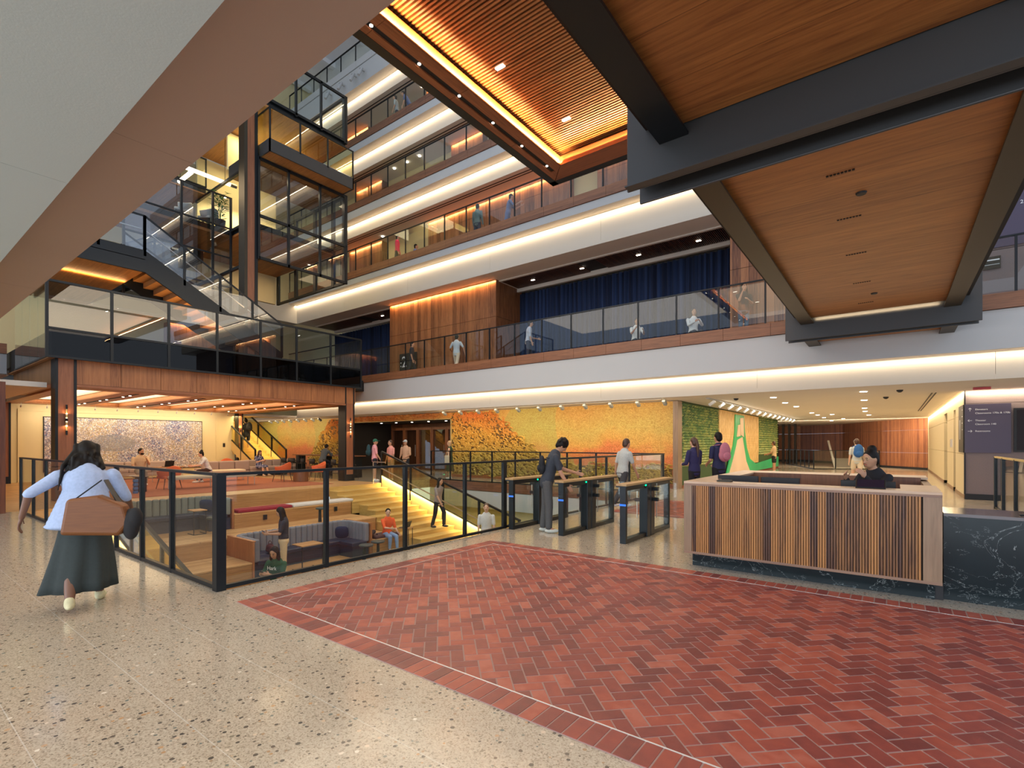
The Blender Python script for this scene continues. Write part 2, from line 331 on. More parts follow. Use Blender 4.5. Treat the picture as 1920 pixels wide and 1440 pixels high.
# ---------------------------------------------------------------- floors
m = MB()
m.box(-16.4, 9, -9, 2.5, -.35, 0); m.box(-5.8, 9, 2.5, 15.7, -.35, 0); m.box(-37, 9, 15.7, 56, -.35, 0); m.box(-37, -16.4, 13.1, 15.7, -.35, 0)
struct('floor', m, 'terrazzo')
struct('floor', MB().box(-28.3, -16.4, -6, 13.1, -.35, 0), 'oak_y')
tag(MB().box(-27.2, -17.6, 4.6, 11.6, 0, .012).build('area_rug', 'carpet'), 'rust orange carpet under the lounge chairs and benches', 'carpet')
def clip(poly, x0, x1, y0, y1):
    for ax, lim, sg in ((0, x0, 1), (0, x1, -1), (1, y0, 1), (1, y1, -1)):
        out = []
        for i in range(len(poly)):
            a, b = poly[i], poly[(i+1) % len(poly)]; da, db = (a[ax]-lim)*sg, (b[ax]-lim)*sg
            if da >= 0: out.append(a)
            if (da >= 0) != (db >= 0):
                t = da/(da-db); out.append((a[0]+(b[0]-a[0])*t, a[1]+(b[1]-a[1])*t))
        poly = out
        if len(poly) < 3: return []
    return poly
def brick_floor(x0, x1, y0, y1, bd=.215):
    vs, fs, tn = [], [], []
    def brick(poly):
        if len(poly) < 3: return
        ar = abs(sum(poly[i][0]*poly[(i+1)%len(poly)][1]-poly[(i+1)%len(poly)][0]*poly[i][1] for i in range(len(poly))))/2
        if ar < .0004: return
        cx = sum(p[0] for p in poly)/len(poly); cy = sum(p[1] for p in poly)/len(poly); o = len(vs); n = len(poly); t = random.random()
        for z, k in ((.002, 1), (.0075, .965)): vs.extend([(cx+(p[0]-cx)*k, cy+(p[1]-cy)*k, z) for p in poly])
        fs.append(tuple(o+n+i for i in range(n))); tn.append(t)
        for i in range(n): fs.append((o+i, o+(i+1)%n, o+n+(i+1)%n, o+n+i)); tn.append(t)
    w = .1; jt = .0042; R2 = math.sqrt(.5); xi0, xi1, yi0, yi1 = x0+bd+.006, x1, y0+bd+.006, y1-bd-.006
    n = int((x1-x0+y1-y0)/w)+4
    for i in range(-n, n):
        for j in range(-n, n):
            d = (i-j) % 4
            if d == 0: q = (i, j, 2, 1)
            elif d == 3: q = (i, j, 1, 2)
            else: continue
            a0, b0, a1, b1 = q[0]*w+jt, q[1]*w+jt, (q[0]+q[2])*w-jt, (q[1]+q[3])*w-jt
            P = [((a-b)*R2+xi0, (a+b)*R2+yi0) for a, b in ((a0, b0), (a1, b0), (a1, b1), (a0, b1))]
            if max(p[0] for p in P) < xi0 or min(p[0] for p in P) > xi1 or max(p[1] for p in P) < yi0 or min(p[1] for p in P) > yi1: continue
            brick(clip(P, xi0, xi1, yi0, yi1))
    k = x0+bd
    while k < x1:
        for a, b in ((y0, y0+bd), (y1-bd, y1)): brick([(k+jt, a+.001), (k+.1-jt, a+.001), (k+.1-jt, b-.004), (k+jt, b-.004)])
        k += .1
    k = y0+.003
    while k+.1 < y1: brick([(x0, k+jt), (x0+bd-.004, k+jt), (x0+bd-.004, k+.1-jt), (x0, k+.1-jt)]); k += .1
    me = bpy.data.meshes.new('floor'); me.from_pydata(vs, [], fs); me.update()
    at = me.attributes.new('tone', 'FLOAT', 'FACE'); at.data.foreach_set('value', tn); me.materials.append(M['brick'])
    o = bpy.data.objects.new('floor', me); C.objects.link(o); tag(o, kind='structure')
    struct('floor', MB().box(x0, x1, y0, y1, .0005, .005), 'mortar')
    e = .004; m = MB(); a, b = x0+bd, y0+bd
    m.box(a-e, a+e, b-e, y1-bd+e, .005, .009); m.box(a, x1, b-e, b+e, .005, .009); m.box(a, x1, y1-bd-e, y1-bd+e, .005, .009)
    struct('trim_1', m, 'inlay')
brick_floor(-5.27, 3.2, 2.37, 6.41)
brick_floor(-5.3, .2, 10.75, 13.9)
# ---------------------------------------------------------------- far balcony levels
def panels(m, x0, x1, step, off, y0, y1, z0, z1, gap=.008):
    k = x0; e = off+math.ceil((x0-off)/step)*step
    while k < x1:
        n = min(e, x1)
        if n-k > .02: m.box(k+gap/2, n-gap/2, y0, y1, z0, z1)
        k = n; e += step
PX0, PST = -2.9, 1.27
for k, v in LV.items():
    m = MB(); panels(m, XE, 9, PST, PX0+.15, YF-.04, YF+.12, v['cb'], v['ct']); struct('trim_2', m, 'walnut_h_x' if k < 6 else 'white')
    struct('wall_back', MB().box(XE, 9, YF, YF+.14, v['fb'], v['cb']-.012), 'white')
    m = MB(); m.box(XE, 9, YF+.14, YP, v['fb']+.02, v['fb']+.1); m.box(XE, 9, YF+.002, YF+.14, v['fb']-.004, v['fb']); struct('ceiling', m, 'ceil')
    m = MB(); panels(m, XE, 9, 5.1, -3.2, YP, YP+.12, v['pb'], v['fb']+.15, .006); struct('wall_back', m, 'panel')
    m = MB(); m.box(XE, 9, YP+.002, 22 if k > 2 else 56, v['pb']-.001, v['pb']+.12)
    if k == 2: m.box(-37, XE, 13.1, 56, v['pb']-.001, v['pb']+.12)
    struct('ceiling', m, 'ceil')
    struct('floor', MB().box(XE, 9, YF+.13, 22, v['fl']-.12, v['fl']), 'walnut_h_x')
    if k in (4, 5, 6):
        m = MB(); m.box(XE, 9, 16.42, 16.47, v['pb']-.012, v['pb']); m.box(XE, 9, 16.57, 16.62, v['pb']-.012, v['pb']); struct('trim_3', m, 'black')
struct('wall_back', MB().box(XE, 9, 21.9, 22.1, 3.3, 24.5), 'yellow')
# level 2: timber blocks, curtains, slatted ceiling
z0, z1 = 4.73, 8.7
xa, xb = on_y(731, 17.0), on_y(930, 17.0)
struct('wall_back', MB().box(xa, xb, 17.0, 18.9, z0, 7.1).box(xa, xb, 17.0, 18.9, 7.112, z1), 'walnut_v_x')
xc = -4.15
struct('wall_back', MB().box(xc, 1.35, 17.0, 19, z0, 7.1).box(xc, 1.35, 17.0, 19, 7.112, z1), 'walnut_v_x')
struct('wall_right', MB().box(1.35, 8, 16.9, 19, z0, 6.3).box(1.35, 8, 16.9, 19, 6.312, 7.15).box(1.35, 8, 16.9, 19, 7.162, z1), 'textile')
xcove(xa+.05, xb-.05, 16.93, 8.66, .06, 16, AMB, .25)
xcove(xc, 1.3, 16.93, 8.66, .06, 6, AMB, .25)
def curtain(x0, x1, y, z0, z1, label):
    m = MB(); n = int((x1-x0)/.045); vs = []
    for i in range(n+1):
        x = x0+(x1-x0)*i/n; yy = y+.055*math.sin(i*1.25+1.3*math.sin(i*.21)); vs += [(x, yy, z0), (x, yy, z1)]
    m.add(vs, [(2*i, 2*i+2, 2*i+3, 2*i+1) for i in range(n)])
    o = m.build('stage_curtain', 'curtain', smooth=True); s = o.modifiers.new('thick', 'SOLIDIFY'); s.thickness = .01
    return tag(o, label, 'curtain', 'navy curtains on the second floor')
curtain(xb, xc, 18.75, z0, z1-.25, 'long pleated navy curtain between the two walnut blocks upstairs')
curtain(XE, xa, 18.75, z0, z1-.25, 'dark navy curtain left of the walnut block marked 2')
for a, b in ((xb, xc), (XE+.3, xa)):
    m = MB(); x = a+.1
    while x < b-.1:
        hole = int((x-a)/1.9) % 3 == 2 and (x-a) % 1.9 < .75
        if not hole: m.box(x, x+.03, 17.32, 18.5, z1-.06, z1-.012)
        x += .06
    struct('ceiling', m, 'dark_slat'); struct('ceiling', MB().box(a+.08, b-.08, 17.3, 18.52, z1-.012, z1-.002), 'soot')
    struct('trim_4', MB().box(a, b, 17.2, 17.3, z1-.05, z1-.003).box(a, b, 18.52, 18.66, z1-.2, z1-.003).box(a, a+.08, 17.3, 18.52, z1-.05, z1-.003), 'ceil')
M['lamp'] = emit('lamp_white', (1, .90, .74), 14); M['lamp_warm'] = emit('lamp_warm', (1, .66, .30), 9); M['lamp_dim'] = emit('lamp_soft', (1, .86, .66), 4)
for x in (-12.4, -10.0, -7.6, -5.4, -22.5): tag(MB().box(x-.08, x+.08, 17.85, 17.92, z1-.075, z1-.062).build('downlight', 'lamp'), 'small rectangular downlight in the dark slatted upstairs ceiling', 'ceiling light', 'downlights in the dark slatted ceiling')
# levels 3 to 5 back walls: cream wall with raised walnut bays
def bays(k, segs):
    v = LV[k]; top = LV[k+1]['pb']; f = v['fl']
    struct('wall_back', MB().box(XE, 8, 17.75, 18, f, top), 'yellow')
    for a, b in segs:
        x0, x1 = on_y(a, 17.4), on_y(b, 17.4)
        struct('wall_back', MB().box(x0, x1, 17.4, 17.75, f, top-.55).box(x0, x1, 17.4, 17.75, top-.54, top), 'walnut_v_x')
        xcove(x0+.03, x1-.03, 17.33, top-.03, .05, 11, AMB, .3)
        if b-a > 60 and k == 3: xcove(x0+.1, x1-.1, 17.3, f+.95, .04, 5, AMB, .5)
bays(3, [(655, 716), (803, 1068), (1120, 1330)])
bays(4, [(668, 690), (692, 716), (846, 905)])
bays(5, [(650, 690), (800, 850)])
struct('wall_back', MB().box(XE, 8, 17.75, 18, 20.7, 24.4), 'white')
# seating ledge with books on level 3
struct('trim_5', MB().box(on_y(805, 17), on_y(1066, 17), 16.9, 17.4, 10.1, 10.55), 'walnut_h_x')
for i, (px, lv) in enumerate([(738, 4), (716, 3), (790, 5), (785, 4), (762, 4), (1128, 3)]):
    t_ = LV[lv+1]['pb']-.02; x = on_y(px, 17.0)
    tag(MB().lathe([(.06, 0), (.06, .02)], (x, 17.05, t_-.02), 14).build('downlight', 'lamp'), 'round recessed downlight in an upper gallery ceiling', 'ceiling light', 'downlights in the upper galleries')
# atrium roof, end wall
m = MB(); m.box(-40, 9, 6.5, 22, 24.4, 24.6)
struct('ceiling', m, 'skyceil')
m = MB(); [m.box(x, x+.28, 4, 18, 24.12, 24.4) for x in (-33, -30, -27, -24, -21, -18, -15)]; struct('trim_6', m, 'skyceil')
for px, py in ((625, 77), (585, 110)): x, y = on_fl(px, 831+(831-py), 1.6-22.4); tag(MB().lathe([(.2, 0), (.2, .03)], (x, y, 24.37), 16).build('downlight', 'lamp'), 'round bright lamp in the white atrium roof, '+('nearer the slatted canopy' if px == 625 else 'nearer the upper glazed volume'), 'ceiling light', 'lamps in the white atrium roof')
struct('wall_left', MB().box(-30.5, -30.2, -3, 22, 3.3, 24.4), 'yellow')
for z, h in ((8.7, 1.1), (12.5, 1.05), (15.77, 1.1), (19.1, 1.95)): struct('wall_left', MB().box(XE-.9, XE, 2, 16.3, z, z+h), 'panel')
struct('wall_left', MB().box(XE-.5, XE+.02, 9.5, 14.6, 4.73, 7.55), 'walnut_v_y'); area((XE+.12, 12, 7.5), .06, 5, 60, AMB, (0, .3, 0))
struct('wall_left', MB().box(-24.3, -24, -3, 3.3, 3.95, 4.62), 'white'); struct('trim_2', MB().box(-24.3, -23.96, -3, 3.3, 4.63, 4.97), 'walnut_h_y')
struct('ceiling', MB().box(-30, -24.3, -3, 3.4, 3.94, 4.1).box(-28.4, -18.9, -6, 3.4, 3.16, 3.3), 'ceil')
# ---------------------------------------------------------------- glass railings
def railing(label, pts, z, h, glassm='glass', metal='steel', step=1.27, group=None, post=(.05, .05), top=.05, base=True, posts_at=None, drop=0, name='glass_railing', capm=None):
    """pts: two ends (x, y[, z]); upright posts, one pane per bay, top rail"""
    a = Vector((pts[0][0], pts[0][1], pts[0][2] if len(pts[0]) > 2 else z)); b = Vector((pts[1][0], pts[1][1], pts[1][2] if len(pts[1]) > 2 else z))
    L = (Vector((b.x, b.y, 0))-Vector((a.x, a.y, 0))).length; t = thing(name, label, 'railing', tuple(a), 0, group)
    fr = posts_at if posts_at else [i/max(1, round(L/step)) for i in range(max(1, round(L/step))+1)]
    d = b-a; u = d.normalized(); H = Vector((0, 0, h)); dn = Vector((0, 0, -drop))
    pw = post[0]
    for f in fr: p = d*f; MB().bar(p+dn, p+H, pw, post[1], (u.x, u.y, 0)).build('post', metal, t)
    MB().bar(H-u*pw/2, d+H+u*pw/2, .06, top).build('top_rail', capm or metal, t)
    if base: MB().bar(dn+Vector((0, 0, .03)), d+dn+Vector((0, 0, .022)), .05, .042).build('base_rail', metal, t)
    for f0, f1 in zip(fr, fr[1:]):
        p, q = d*f0+u*pw/2, d*f1-u*pw/2; n = Vector((-u.y, u.x, 0)).normalized()*.006; lo = dn+Vector((0, 0, .05)); hi = H-Vector((0, 0, top/2))
        MB().add([p+lo-n, q+lo-n, q+hi-n, p+hi-n, p+lo+n, q+lo+n, q+hi+n, p+hi+n], [(0,1,2,3),(7,6,5,4),(0,4,5,1),(1,5,6,2),(2,6,7,3),(3,7,4,0)]).build('glass_pane', glassm, t)
    return t
names = {2: 'second', 3: 'third', 4: 'fourth', 5: 'fifth', 6: 'top'}
for k, v in LV.items():
    xs = []; x = PX0+PST*5
    while x > XE: xs.append(x); x -= PST
    xs = xs[::-1]; L = xs[-1]-xs[0]
    railing(f'long black framed glass railing along the {names[k]} floor balcony', [(xs[0], YF+.05), (xs[-1], YF+.05)], v['ct'], v['rt']-v['ct'], posts_at=[(q-xs[0])/L for q in xs], post=(.045, .045), top=.035, base=False)
zc = 1.26
ys = [on_x(p, -5.82) for p in (412, 613, 761, 873)]+[7.45]; L = 7.45-2.45
fr = [0]+[(y-2.45)/L for y in ys[1:]]
railing('near glass railing between the brick floor and the seating pit', [(-5.84, 2.45), (-5.84, 7.45)], 0, zc, posts_at=fr, post=(.055, .05), top=.032)
MB().box(-.055, .05, -.05, .05, 0, zc).build('corner_post', 'steel', [o for o in C.objects if o.get('label', '').startswith('near glass')][0])
xs = [-5.84]+[on_y(p, 2.45) for p in (326, 269, 220, 162, 126, 87, 63, 44)]; L = -16.1+5.84
railing('left glass railing running from the corner post to the walnut wall', [(-5.9, 2.45), (-16.1, 2.45)], 0, zc, posts_at=[0]+[(x+5.84)/L for x in xs[1:-1]]+[1], post=(.055, .05), top=.032)
ys = [7.5]+[on_x(p, -5.84) for p in (1088, 1137, 1180)]+[15.7]; L = 8.2
railing('glass railing behind the turnstiles along the stair void', [(-5.84, 7.5), (-5.84, 15.7)], 0, zc, posts_at=[0]+[(y-7.5)/L for y in ys[1:-1]]+[1], post=(.05, .05), top=.04)
railing('far glass railing in front of the orange mural', [(-16.4, 15.72), (-5.9, 15.72)], 0, zc, step=1.2, post=(.05, .05), top=.04)
struct('trim_2', MB().box(-16.4, -5.8, 15.62, 15.7, -.34, -.0), 'walnut_h_x'); struct('wall_back', MB().box(-16.4, -5.8, 15.64, 15.7, -1.05, -.36), 'white')
struct('wall_back', MB().box(-16.6, -5.6, 15.9, 16.1, -4, -.35), 'yellow')
# ---------------------------------------------------------------- pit: floor, tiers, stair
struct('floor', MB().box(-11.2, -5.4, 2.3, 16.2, -1.9, -1.72).box(-16.6, -11.2, 2.3, 16.2, -2.1, -1.9), 'pit')
struct('wall_right', MB().box(-5.8, -5.6, 2.4, 15.8, -1.9, -.36), 'yellow'); struct('wall_front', MB().box(-16.5, -5.7, 2.3, 2.5, -1.9, -.36), 'yellow')
st = thing('seating_steps', 'three deep oak seating tiers stepping down into the sunken lounge', 'seating steps', (-16.4, 3.7, -1.72))
def tier(i, y0, y1):
    z = -.43*i; x0 = -16.4+1.35*(i-1); x1 = x0+1.35
    return (x0+16.4, x1+16.4, y0-3.7, y1-3.7, z+1.72)
for i, spans in ((1, ((3.7, 4.0), (6.72, 10.62))), (2, ((3.7, 10.62),)), (3, ((3.7, 5.93), (9.47, 10.62)))):
    for y0, y1 in spans:
        x0, x1, a, b, z = tier(i, y0, y1)
        MB().box(x0, x1, a, b, z-.035, z).build('tread', 'oak_y', st, bevel=.004)
        MB().box(x0+.02, x1-.01, a, b, -.18, z-.035).build('riser', 'oak_r', st)
MB().box(.001, .02, 0, 6.9, 0, 1.72).build('riser', 'oak_r', st)
MB().box(1.35-.02, 1.35, 0, 9.3, -.1, .86).build('riser', 'oak_r', st)
MB().box(.02, 1.33, .3, 3.02, -.18, .86).build('riser', 'oak_r', st)
MB().box(2.72, 4.03, 2.23, 5.77, -.18, .0).build('riser', 'oak_r', st)
for x, y, z, lb in ((-15.045, 7.6, -.62, 'under the crimson seat pad'), (-15.045, 10.0, -.62, 'under the rightmost pale seat pad'), (-13.69, 4.7, -1.05, 'left of the slate booth'), (-13.69, 9.75, -1.05, 'behind the woman in orange'), (-12.345, 4.1, -1.48, 'on the lowest tier beside the corner post')):
    o = MB().box(0, .012, -.06, .06, -.075, .075).build('power_outlet', 'black', None, (x, y, z)); MB().box(.012, .016, -.03, .03, -.05, .05).build('socket', 'steel', o)
    tag(o, 'small black power outlet in the oak riser '+lb, 'outlet', 'outlets in the oak risers')
sr = thing('pit_staircase', 'wide oak staircase beside the gold guard wall, going down to the pit', 'stairs', (-16.4, 11.8, -1.72))
for i in range(1, 12):
    z = 1.72-.1433*i; a = -1.15 if i % 6 < 4 else -.85
    MB().box(.45*(i-1)-.02, .45*i+.02, a, 1.14, z-.04, z).build('tread', 'oak_stair', sr, bevel=.004)
    MB().box(.45*(i-1), .45*i, a+.01, 1.13, -.18, z-.04).build('riser', 'oak_stair', sr)
MB().box(0, .02, -1.15, 1.14, 1.3, 1.72).build('riser', 'oak_stair', sr)
# sloped guards with gold metal panels
def guard(label, y, side):
    t = thing('stair_guard', label, 'stair guard', (-16.4, y, 0)); x1 = 6.9; dz = -.31*x1
    MB().prism([(0, .32), (x1, dz+.32), (x1, -1.9-.0), (0, -1.9)], 'y', -.03, .03).build('gold_panel', 'brassy', t)
    MB().prism([(0, .34), (x1, dz+.34), (x1, dz+1.24), (0, 1.24)], 'y', -.006, .006).build('glass_pane', 'glass_gold', t)
    MB().bar((0, 0, 1.26), (x1, 0, dz+1.26), .07, .06).build('top_rail', 'steel', t)
    MB().bar((0, 0, .33), (x1, 0, dz+.33), .06, .03).build('panel_cap', 'steel', t)
    MB().bar((0, side*.07, .62), (x1, side*.07, dz+.62), .035, .035).build('handrail', 'handrail', t)
    for i in range(5):
        x = min(x1-.05, 1.72*i); MB().bar((x, 0, -.31*x-.3), (x, 0, -.31*x+1.26), .07, .06, (0, 1, 0)).build('post', 'steel', t)
    return t
guard('sloped gold panelled guard on the far side of the oak staircase', 13.0, -1); guard('sloped gold panelled guard on the left side of the seating pit', 3.68, 1)
L_ = math.hypot(6.9, 6.9*.31)
for y, s in ((13.0, -1), (3.68, -1)): area((-16.4+3.45, y-.10, -1.07+.33), L_, .04, 110, (1, .74, .34), (.35, math.atan(.31), 0))
# ---------------------------------------------------------------- ground floor left walls, lounge walls
struct('wall_left', MB().box(-28.5, -28.3, -6, 12.6, 0, 3.2), 'yellow')
struct('wall_left', MB().box(-37, -16.4, 2.35-9, 2.35-8.8, 0, 3.9), 'yellow')
m = MB(); zs = [0, .14, .58, 1.03, 1.47, 1.91, 2.35, 2.98]
for a, b in zip(zs, zs[1:]):
    if abs(a-1.03) < .01: m.box(-16.4, -16.12, 1.75, 1.92, a+.008, b-.008); m.box(-16.4, -16.12, -4, 1.35, a+.008, b-.008)
    else: m.box(-16.4, -16.12, -4, 1.92, a+.008, b-.008)
m.box(-16.4, -16.12, 1.93, 2.2, 0, 3.0)
struct('wall_left', m, 'cab_wood', bevel=.003); struct('wall_left', MB().box(-16.4, -16.14, -4, 2.1, 0, 2.97), 'black')
struct('trim_7', MB().box(-28.3, -28.26, 4.2, 4.26, .0, 3.0).box(-28.3, -28.26, 4.26, 11.75, 2.92, 2.98).box(-28.3, -28.26, 11.7, 11.76, 0, 2.92), 'yellow')
t = thing('painting', 'wide abstract painting of blue, violet and yellow drips on the lounge wall', 'painting', (-28.3, 5.0, .4))
MB().box(.03, .06, 0, 6.0, 0, 2.29).build('canvas', 'painting', None).location = (-28.3, 5.0, .4)
cv = [o for o in C.objects if o.name.startswith('canvas')][0]; cv.data.transform(Matrix.Translation((-28.3, 5, .4))); cv.location = (0, 0, 0); cv.parent = t; cv.matrix_parent_inverse = Matrix.Translation((28.3, -5, -.4))
MB().box(0, .05, -.03, 0, -.03, 2.32).box(0, .05, 6, 6.03, -.03, 2.32).box(0, .05, 0, 6, -.03, 0).box(0, .05, 0, 6, 2.29, 2.32).build('frame', 'steel', t)
area((-27.4, 8, 3.05), .1, 7, 60, (1, .86, .66), (0, 1.0, 0), name='painting_light')
for i in range(11): 
    o = MB().tube((0, 0, .14), (0, 0, .04), .008).tube((0, 0, .05), (-.06, 0, -.02), .025).build('picture_spotlight', 'handrail', None, (-27.6, 4.2+i*.78, 3.06)); tag(o, 'tiny silver spotlight on the ceiling in front of the drip painting', 'spotlight', 'picture lights over the drip painting')
tag(MB().box(0, .02, -.05, .05, -.1, .1).build('wall_switch', 'black', None, (-28.3, 12.1, 1.5)), 'small black wall control right of the drip painting', 'switch')
# lounge ceiling with lit coffers
struct('ceiling', MB().box(-28.3, -18.91, 3.76, 12.84, 3.38, 3.5), 'ceil')
cy = [4.75, 6.75, 8.75, 10.75, 12.2]; edges = [3.4]
m = MB(); y = 3.76
for c_ in cy:
    w_ = .55 if c_ < 12 else .25
    m.box(-28.3, -18.91, y, c_-w_, 3.2, 3.36); y = c_+w_
m.box(-28.3, -18.91, y, 12.84, 3.2, 3.36); m.box(-19.6, -18.91, 3.76, 12.84, 3.21, 3.36); m.box(-28.3, -27.4, 3.76, 12.84, 3.21, 3.36)
struct('ceiling', m, wood('coffer_wood', (.30, .10, .035), (.52, .24, .09), 'x', 'y', 1.0, seam=0, var=.1))
for c_ in cy: area((-23.5, c_, 3.22), 7.6, 1.0 if c_ < 12 else .4, 75 if c_ < 12 else 32, (1, .78, .5), (PI, 0, 0))
for c_ in (5.75, 7.75, 9.75, 11.55):
    t = thing('light_track', 'black light track in the lounge ceiling, '+{5.75: 'nearest the left pavilion column', 7.75: 'second from the left pavilion column', 9.75: 'third from the left pavilion column', 11.55: 'nearest the far staircase'}[c_], 'track light', (-23.5, c_, 3.2), 0, 'black tracks in the lounge ceiling')
    tk = MB().box(-3.8, 3.8, -.05, .05, -.012, 0).build('track', 'black', t)
    for q in (-3, -2.2, -.2, .6, 2.4, 3.1): MB().lathe([(.035, -.02), (.035, -.012)], (q, 0, 0), 10).build('spot_lens', 'lamp', tk)
# timber pavilion carrying the upper landing
pv = thing('timber_pavilion', 'walnut and black steel frame of the lounge carrying the glazed landing', 'pavilion', (-18.4, 3.5, 0))
def column(y0, y1, z1, zb=0.0, x=-18.4, dp=.46):
    X, Y = x+18.4, -3.5
    MB().box(X-dp, X-.012, y0+Y+.06, y1+Y-.06, .28+zb, z1).build('column', 'column_wood', pv)
    for a in (y0, y1-.06): MB().box(X-dp-.02, X+.012, a+Y, a+Y+.06, zb, z1).build('steel_flange', 'steel', pv)
    MB().box(X-dp, X+.0, y0+Y+.06, y1+Y-.06, zb, .28+zb).build('steel_base', 'steel', pv)
column(3.48, 3.94, 3.95); column(12.68, 13.14, 3.95)
column(12.66, 12.95, 3.2, x=-28.0, dp=.3); column(3.48, 3.94, 3.2, x=-27.8)
m = MB(); y = .44
for i in range(9): m.box(-.5, 0, y+.004, y+1.02, -.25+3.52, 3.95); y += 1.0275
m.build('fascia_beam', wood('fascia_wood', (.17, .058, .022), (.42, .17, .062), 'z', 'y', .30, seam=0, var=.2), pv)
MB().box(-.5, .02, .44, 9.2, 3.19, 3.262).build('beam_trim', wood('trim_wood', (.16, .05, .02), (.30, .11, .045), 'y', 'z', .5, seam=0), pv)
MB().box(-5.7, -.5, -.02, .25, 3.262, 3.95).build('side_beam', wood('side_wood', (.20, .085, .03), (.42, .20, .075), 'z', 'x', .3, seam=0, var=.2), pv)
MB().box(-9.9, -.5, 9.35, 9.6, 3.19, 3.95).build('side_beam', 'walnut_v_x', pv)
MB().box(-5.9, .15, -.14, .0, 3.955, 3.99).box(-5.9, .15, 0, 9.85, 3.955, 3.99).build('slab_soffit', 'bridge_wood', pv)
struct('floor', MB().box(-24, -18.32, 3.4, 13.3, 4.0, 4.73).box(-30, -21.2, 13.3, 15.8, 4.2, 4.73).box(-30, -24, 3.4, 13.3, 4.2, 4.73), 'soot')
for y, x in ((3.71, -18.4), (12.91, -18.4), (12.8, -28.0)):
    t = thing('wall_sconce', {3.71: 'slim brass and black up-down sconce on the left pavilion column', 12.91: 'slim brass sconce on the right pavilion column near the doors', 12.8: 'slim black sconce on the narrow column beside the far stair'}[y], 'wall lamp', (x+.012, y, 2.25 if y != 12.8 else 1.9))
    for s in (-1, 1):
        tb = MB().tube((.05, 0, s*.06), (.05, 0, s*.30), .022, n=12).build('tube', 'brassy', t); MB().tube((.05, 0, s*.30), (.05, 0, s*.42), .024, n=12).build('shade', 'steel', t)
        MB().tube((.05, 0, s*.045), (.05, 0, s*.06), .02).build('lamp', 'lamp_warm', tb); area((x+.07, y, 2.25+s*.16), .05, .05, 5, AMB, (0 if s < 0 else PI, 0, 0))
    MB().box(0, .03, -.02, .02, -.10, .10).build('back_plate', 'steel', t); MB().tube((.05, 0, -.045), (.05, 0, .045), .03).build('ring', 'steel', t)
# landing screen: rails above, smoked panes below
ys = [on_x(p, -18.2) for p in (87.5, 209.6, 316.4, 407, 488.5, 556, 619.7, 676.5)]
t = thing('landing_screen', 'smoked glass and black steel screen around the pavilion landing', 'railing', (-18.2, ys[0], 3.93))
for i, y in enumerate(ys): MB().box(-.03, .03, y-ys[0]-.035, y-ys[0]+.035, 0, 2.1).build('post', 'steel', t)
for z in (.03, .80, 2.09): MB().bar((0, 0, z), (0, ys[-1]-ys[0], z), .07, .06).build('rail', 'steel', t)
for a, b in zip(ys, ys[1:]):
    MB().box(-.006, .006, a-ys[0]+.035, b-ys[0]-.035, .83, 2.06).build('clear_pane', 'glass_dark', t); MB().box(-.006, .006, a-ys[0]+.035, b-ys[0]-.035, .06, .77).build('smoked_pane', 'glass_tint', t)
for yy in (0, ys[-1]-ys[0]):
    xe = -4.2 if yy == 0 else -5.8
    for z in ((.02, 2.09) if yy == 0 else (.03, .8, 2.09)): MB().bar((0, yy, z), (xe, yy, z), .04, .04).build('rail', 'handrail' if yy == 0 and z > 2 else 'steel', t)
    n = 4
    for i in range(n): MB().box(xe*(i+1)/n+.01, xe*i/n-.01, yy-.006, yy+.006, .04, 2.06).build('clear_pane', 'glass', t)
# ---------------------------------------------------------------- flights and glazed volumes of the stair tower
def flight(label, x0, x1, ya, za, yb, zb, n, rail=True, posts=None):
    """from low end (ya,za) to high end (yb,zb); stringers at x0 and x1 (x1 nearer the lobby)"""
    t = thing('steel_stair', label, 'stairs', (x1, ya, za)); w = x1-x0; dy = (yb-ya)/n; dz = (zb-za)/n
    for X in (0, -w+.06):
        MB().prism([(0, -.35), (0, .28), (yb-ya, zb-za+.28), (yb-ya, zb-za-.40)], 'x', X-.06, X).build('stringer', 'steel', t)
    vs = []; prof = []
    for i in range(n): prof += [(i*dy, i*dz), (i*dy, (i+1)*dz)]
    prof += [(n*dy, n*dz)]; low = [(p[0]+.0, p[1]-.05-dz*.0) for p in prof]
    poly = prof+[(n*dy, n*dz-.10)]+[(q[0]+math.copysign(.05, dy), q[1]-.07) for q in prof[::-1][1:]]
    MB().prism(poly, 'x', -w+.06, -.06).build('steps', 'table_wood', t)
    if rail:
        for X in (-.03, -w+.03):
            MB().bar((X, 0, 1.35), (X, yb-ya, zb-za+1.35), .04, .05).build('top_rail', 'steel', t)
            MB().add([(X-.006, 0, .3), (X-.006, yb-ya, zb-za+.3), (X-.006, yb-ya, zb-za+1.33), (X-.006, 0, 1.33), (X+.006, 0, .3), (X+.006, yb-ya, zb-za+.3), (X+.006, yb-ya, zb-za+1.33), (X+.006, 0, 1.33)], [(0,1,2,3),(7,6,5,4),(0,4,5,1),(1,5,6,2),(2,6,7,3),(3,7,4,0)]).build('glass_pane', 'glass_dark', t)
            for f in (0, .25, .5, .75, 1): MB().box(X-.03, X+.03, (yb-ya)*f-.035, (yb-ya)*f+.035, (zb-za)*f+.1, (zb-za)*f+1.36).build('post', 'steel', t)
            MB().bar((X-.07, 0, .95), (X-.07, yb-ya, zb-za+.95), .03, .03).build('handrail', 'handrail', t)
    return t
flight('lower black steel stair with glowing timber steps rising from the landing', -20.5, -18.5, 10.0, 4.75, 5.6, 7.3, 15)
flight('upper black steel stair behind the tall glazed screen', -25.0, -23.2, 5.6, 7.3, 9.1, 9.6, 13)
t = thing('stair_landing', 'timber soffit half landing joining the two steel stair flights', 'landing', (-18.5, 4.0, 7.3))
